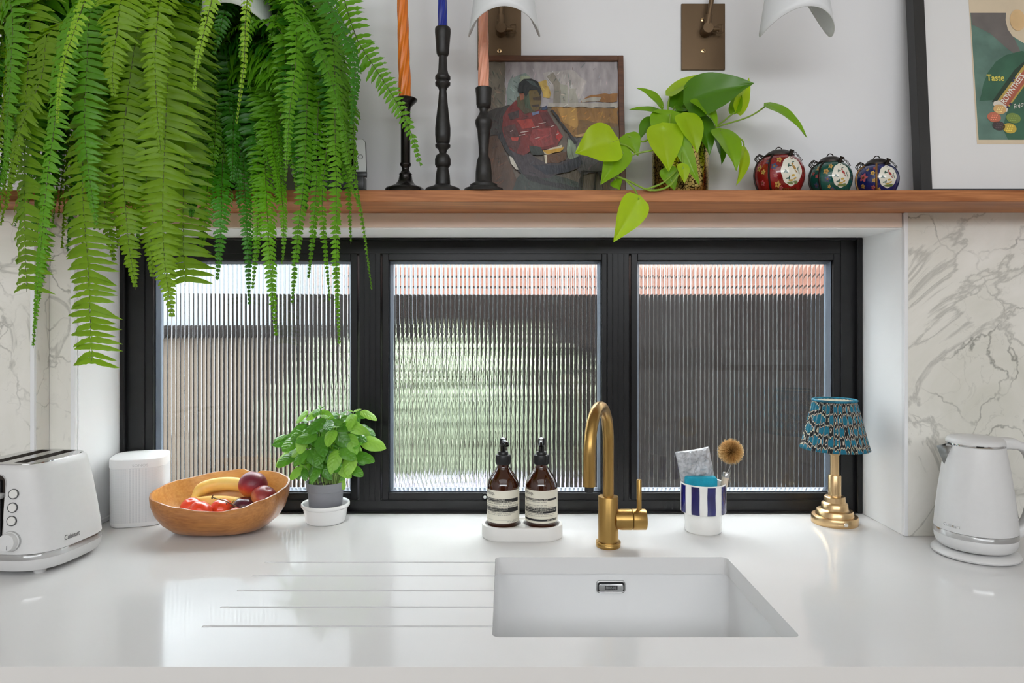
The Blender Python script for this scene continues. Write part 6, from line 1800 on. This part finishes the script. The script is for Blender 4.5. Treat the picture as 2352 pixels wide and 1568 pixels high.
FR = [  # control points, leaflet length, material, options
 (((95, -40, 1.30), (62, 200, 1.26), (55, 420, 1.27), (61, 670, 1.28)), .052, 2, dict(blunt=True)),
 (((225, 60, 1.28), (190, 380, 1.24), (203, 620, 1.25), (211, 832, 1.26)), .042, 2, dict(blunt=True)),
 (((180, 20, 1.24), (120, 330, 1.20), (95, 560, 1.20), (76, 800, 1.22)), .034, 0, dict(taper=.75)),
 (((330, 0, 1.27), (285, 300, 1.25), (292, 520, 1.26), (312, 665, 1.27)), .046, 2, dict(taper=.35)),
 (((395, 40, 1.25), (378, 340, 1.22), (375, 560, 1.23), (396, 730, 1.24)), .050, 2, dict(taper=.4)),
 (((440, 60, 1.29), (425, 340, 1.27), (420, 520, 1.27), (426, 655, 1.28)), .044, 2, dict(blunt=True)),
 (((610, 40, 1.30), (608, 340, 1.27), (618, 560, 1.27), (634, 775, 1.28)), .032, 0, dict(taper=.5)),
 (((690, 30, 1.32), (702, 340, 1.29), (684, 540, 1.29), (670, 700, 1.30)), .028, 0, dict(taper=.5)),
 (((525, 60, 1.30), (512, 340, 1.28), (508, 500, 1.28), (499, 645, 1.29)), .032, 1, dict(taper=.4)),
 (((575, 80, 1.33), (560, 360, 1.30), (568, 540, 1.30), (572, 700, 1.31)), .026, 1, dict(taper=.5)),
 (((590, 30, 1.32), (592, 340, 1.29), (592, 520, 1.29), (580, 665, 1.30)), .026, 0, dict(taper=.5)),
 (((745, 20, 1.33), (770, 340, 1.30), (772, 580, 1.30), (779, 795, 1.31)), .030, 0, dict(taper=.75)),
 (((720, 20, 1.34), (728, 320, 1.31), (722, 500, 1.31), (708, 640, 1.32)), .028, 0, dict(taper=.5)),
 (((790, 180, 1.38), (812, 380, 1.36), (836, 530, 1.36), (853, 665, 1.37)), .013, 0, dict(taper=.6, droop=.5)),
 (((760, -50, 1.42), (820, 90, 1.40), (893, 205, 1.39), (941, 296, 1.385), (966, 382, 1.385)), .056, 0, dict(face=(-.35, -.9, .25), taper=.72, droop=.08, step=.0155)),
 (((563, -60, 1.20), (563, 60, 1.16), (560, 150, 1.16), (543, 285, 1.165)), .015, 3, dict(taper=.6, droop=.5)),
 (((490, -40, 1.21), (472, 60, 1.18), (455, 130, 1.18), (446, 205, 1.185)), .028, 3, dict(taper=.7)),
 (((225, -40, 1.20), (168, 80, 1.16), (140, 180, 1.165), (131, 288, 1.17)), .022, 3, dict(taper=.5)),
 (((290, -30, 1.18), (268, 80, 1.15), (258, 150, 1.15), (262, 225, 1.16)), .052, 2, dict(taper=.4)),
 (((372, -20, 1.20), (357, 110, 1.17), (360, 240, 1.18), (370, 355, 1.19)), .042, 2, dict(taper=.6)),
 (((215, 20, 1.24), (200, 150, 1.22), (196, 320, 1.225), (222, 520, 1.23)), .038, 0, dict(taper=.4)),
 (((130, 60, 1.26), (95, 180, 1.24), (40, 320, 1.245), (15, 480, 1.25)), .044, 2, dict(taper=.5)),
 (((45, -60, 1.30), (30, 80, 1.27), (20, 240, 1.27), (8, 420, 1.28)), .05, 0, dict(taper=.5)),
 (((480, 120, 1.26), (470, 240, 1.24), (445, 380, 1.245), (440, 500, 1.25)), .034, 1, dict(taper=.5)),
 (((660, -20, 1.26), (680, 120, 1.23), (665, 260, 1.235), (655, 420, 1.24)), .026, 0, dict(taper=.5)),
 (((640, -40, 1.24), (700, 60, 1.22), (760, 180, 1.235), (795, 330, 1.25)), .040, 0, dict(taper=.5)),
 (((700, -60, 1.28), (770, 40, 1.27), (815, 140, 1.28), (808, 290, 1.29)), .040, 1, dict(taper=.5)),
 (((770, 120, 1.36), (775, 260, 1.34), (790, 380, 1.34), (825, 470, 1.35)), .034, 0, dict(taper=.5)),
 (((800, 230, 1.38), (798, 330, 1.37), (800, 420, 1.37), (806, 560, 1.37)), .022, 0, dict(taper=.5)),
 (((650, 80, 1.30), (640, 330, 1.28), (652, 520, 1.28), (648, 610, 1.285)), .024, 0, dict(taper=.5)),
 (((750, 200, 1.33), (748, 360, 1.32), (740, 470, 1.32), (757, 690, 1.33)), .020, 0, dict(taper=.6)),
 (((110, 120, 1.30), (80, 320, 1.29), (105, 520, 1.29), (90, 690, 1.30)), .036, 0, dict(taper=.4)),
 (((250, 160, 1.31), (235, 330, 1.30), (240, 460, 1.30), (262, 600, 1.31)), .044, 2, dict(taper=.4)),
 (((335, 180, 1.30), (335, 380, 1.28), (345, 520, 1.285), (350, 640, 1.29)), .044, 2, dict(taper=.4)),
 (((480, 200, 1.32), (478, 360, 1.31), (474, 470, 1.31), (462, 580, 1.32)), .036, 0, dict(taper=.5)),
]
for c, W, mi, kw in FR: frond(up_then(*c), W, mi, **kw)
# the mass behind: fronds arching out all round the crown
NF = 120
for k in range(NF):
    px = -130 + 960 * ((k * .618034) % 1.0)
    D = rng.uniform(1.30, 1.40)
    top_y = rng.uniform(-120, 140); low = rng.uniform(330, 500)
    if px < 320: low += 80
    if px > 620: low = rng.uniform(320, 500)
    if px > 720: top_y = rng.uniform(0, 190); low = rng.uniform(300, 450)
    mi = 1 if rng.random() < .5 else 0
    if px < 420 and rng.random() < .5: mi = 2
    x0 = 425 + (px - 425) * (.86 if px > 600 else .78)
    frond(up_then((x0, top_y, D + .02), ((x0 + px) / 2 + rng.uniform(-14, 14), (top_y + low) / 2, D), (px, low, D + .01)), rng.uniform(.028, .048), mi, taper=rng.uniform(.35, .6), droop=rng.uniform(.15, .6), step=.0132)
# shorter ones that close the left end against the wall
for k in range(16):
    px = -70 + 190 * (k / 15); D = rng.uniform(1.33, 1.42)
    frond(up_then((px + 60, rng.uniform(-60, 120), D + .02), (px + 20, rng.uniform(180, 260), D), (px, rng.uniform(340, 480), D + .01)), rng.uniform(.036, .05), rng.choice((0, 1, 2)), taper=.4, step=.0135)
# upright young fronds above the crown
for k in range(12):
    a = k / 12 * PI; px = 60 + 640 * (k / 11)
    frond([CR + Vector((rng.uniform(-.03, .03), -.01, 0)), CR + Vector((math.cos(PI - a) * .12, -.06, .22)), FP(px, rng.uniform(-60, 10), 1.36), FP(px + rng.uniform(-60, 60), rng.uniform(60, 160), 1.30)], .036, rng.choice((0, 1, 2)), taper=.5, step=.0135)
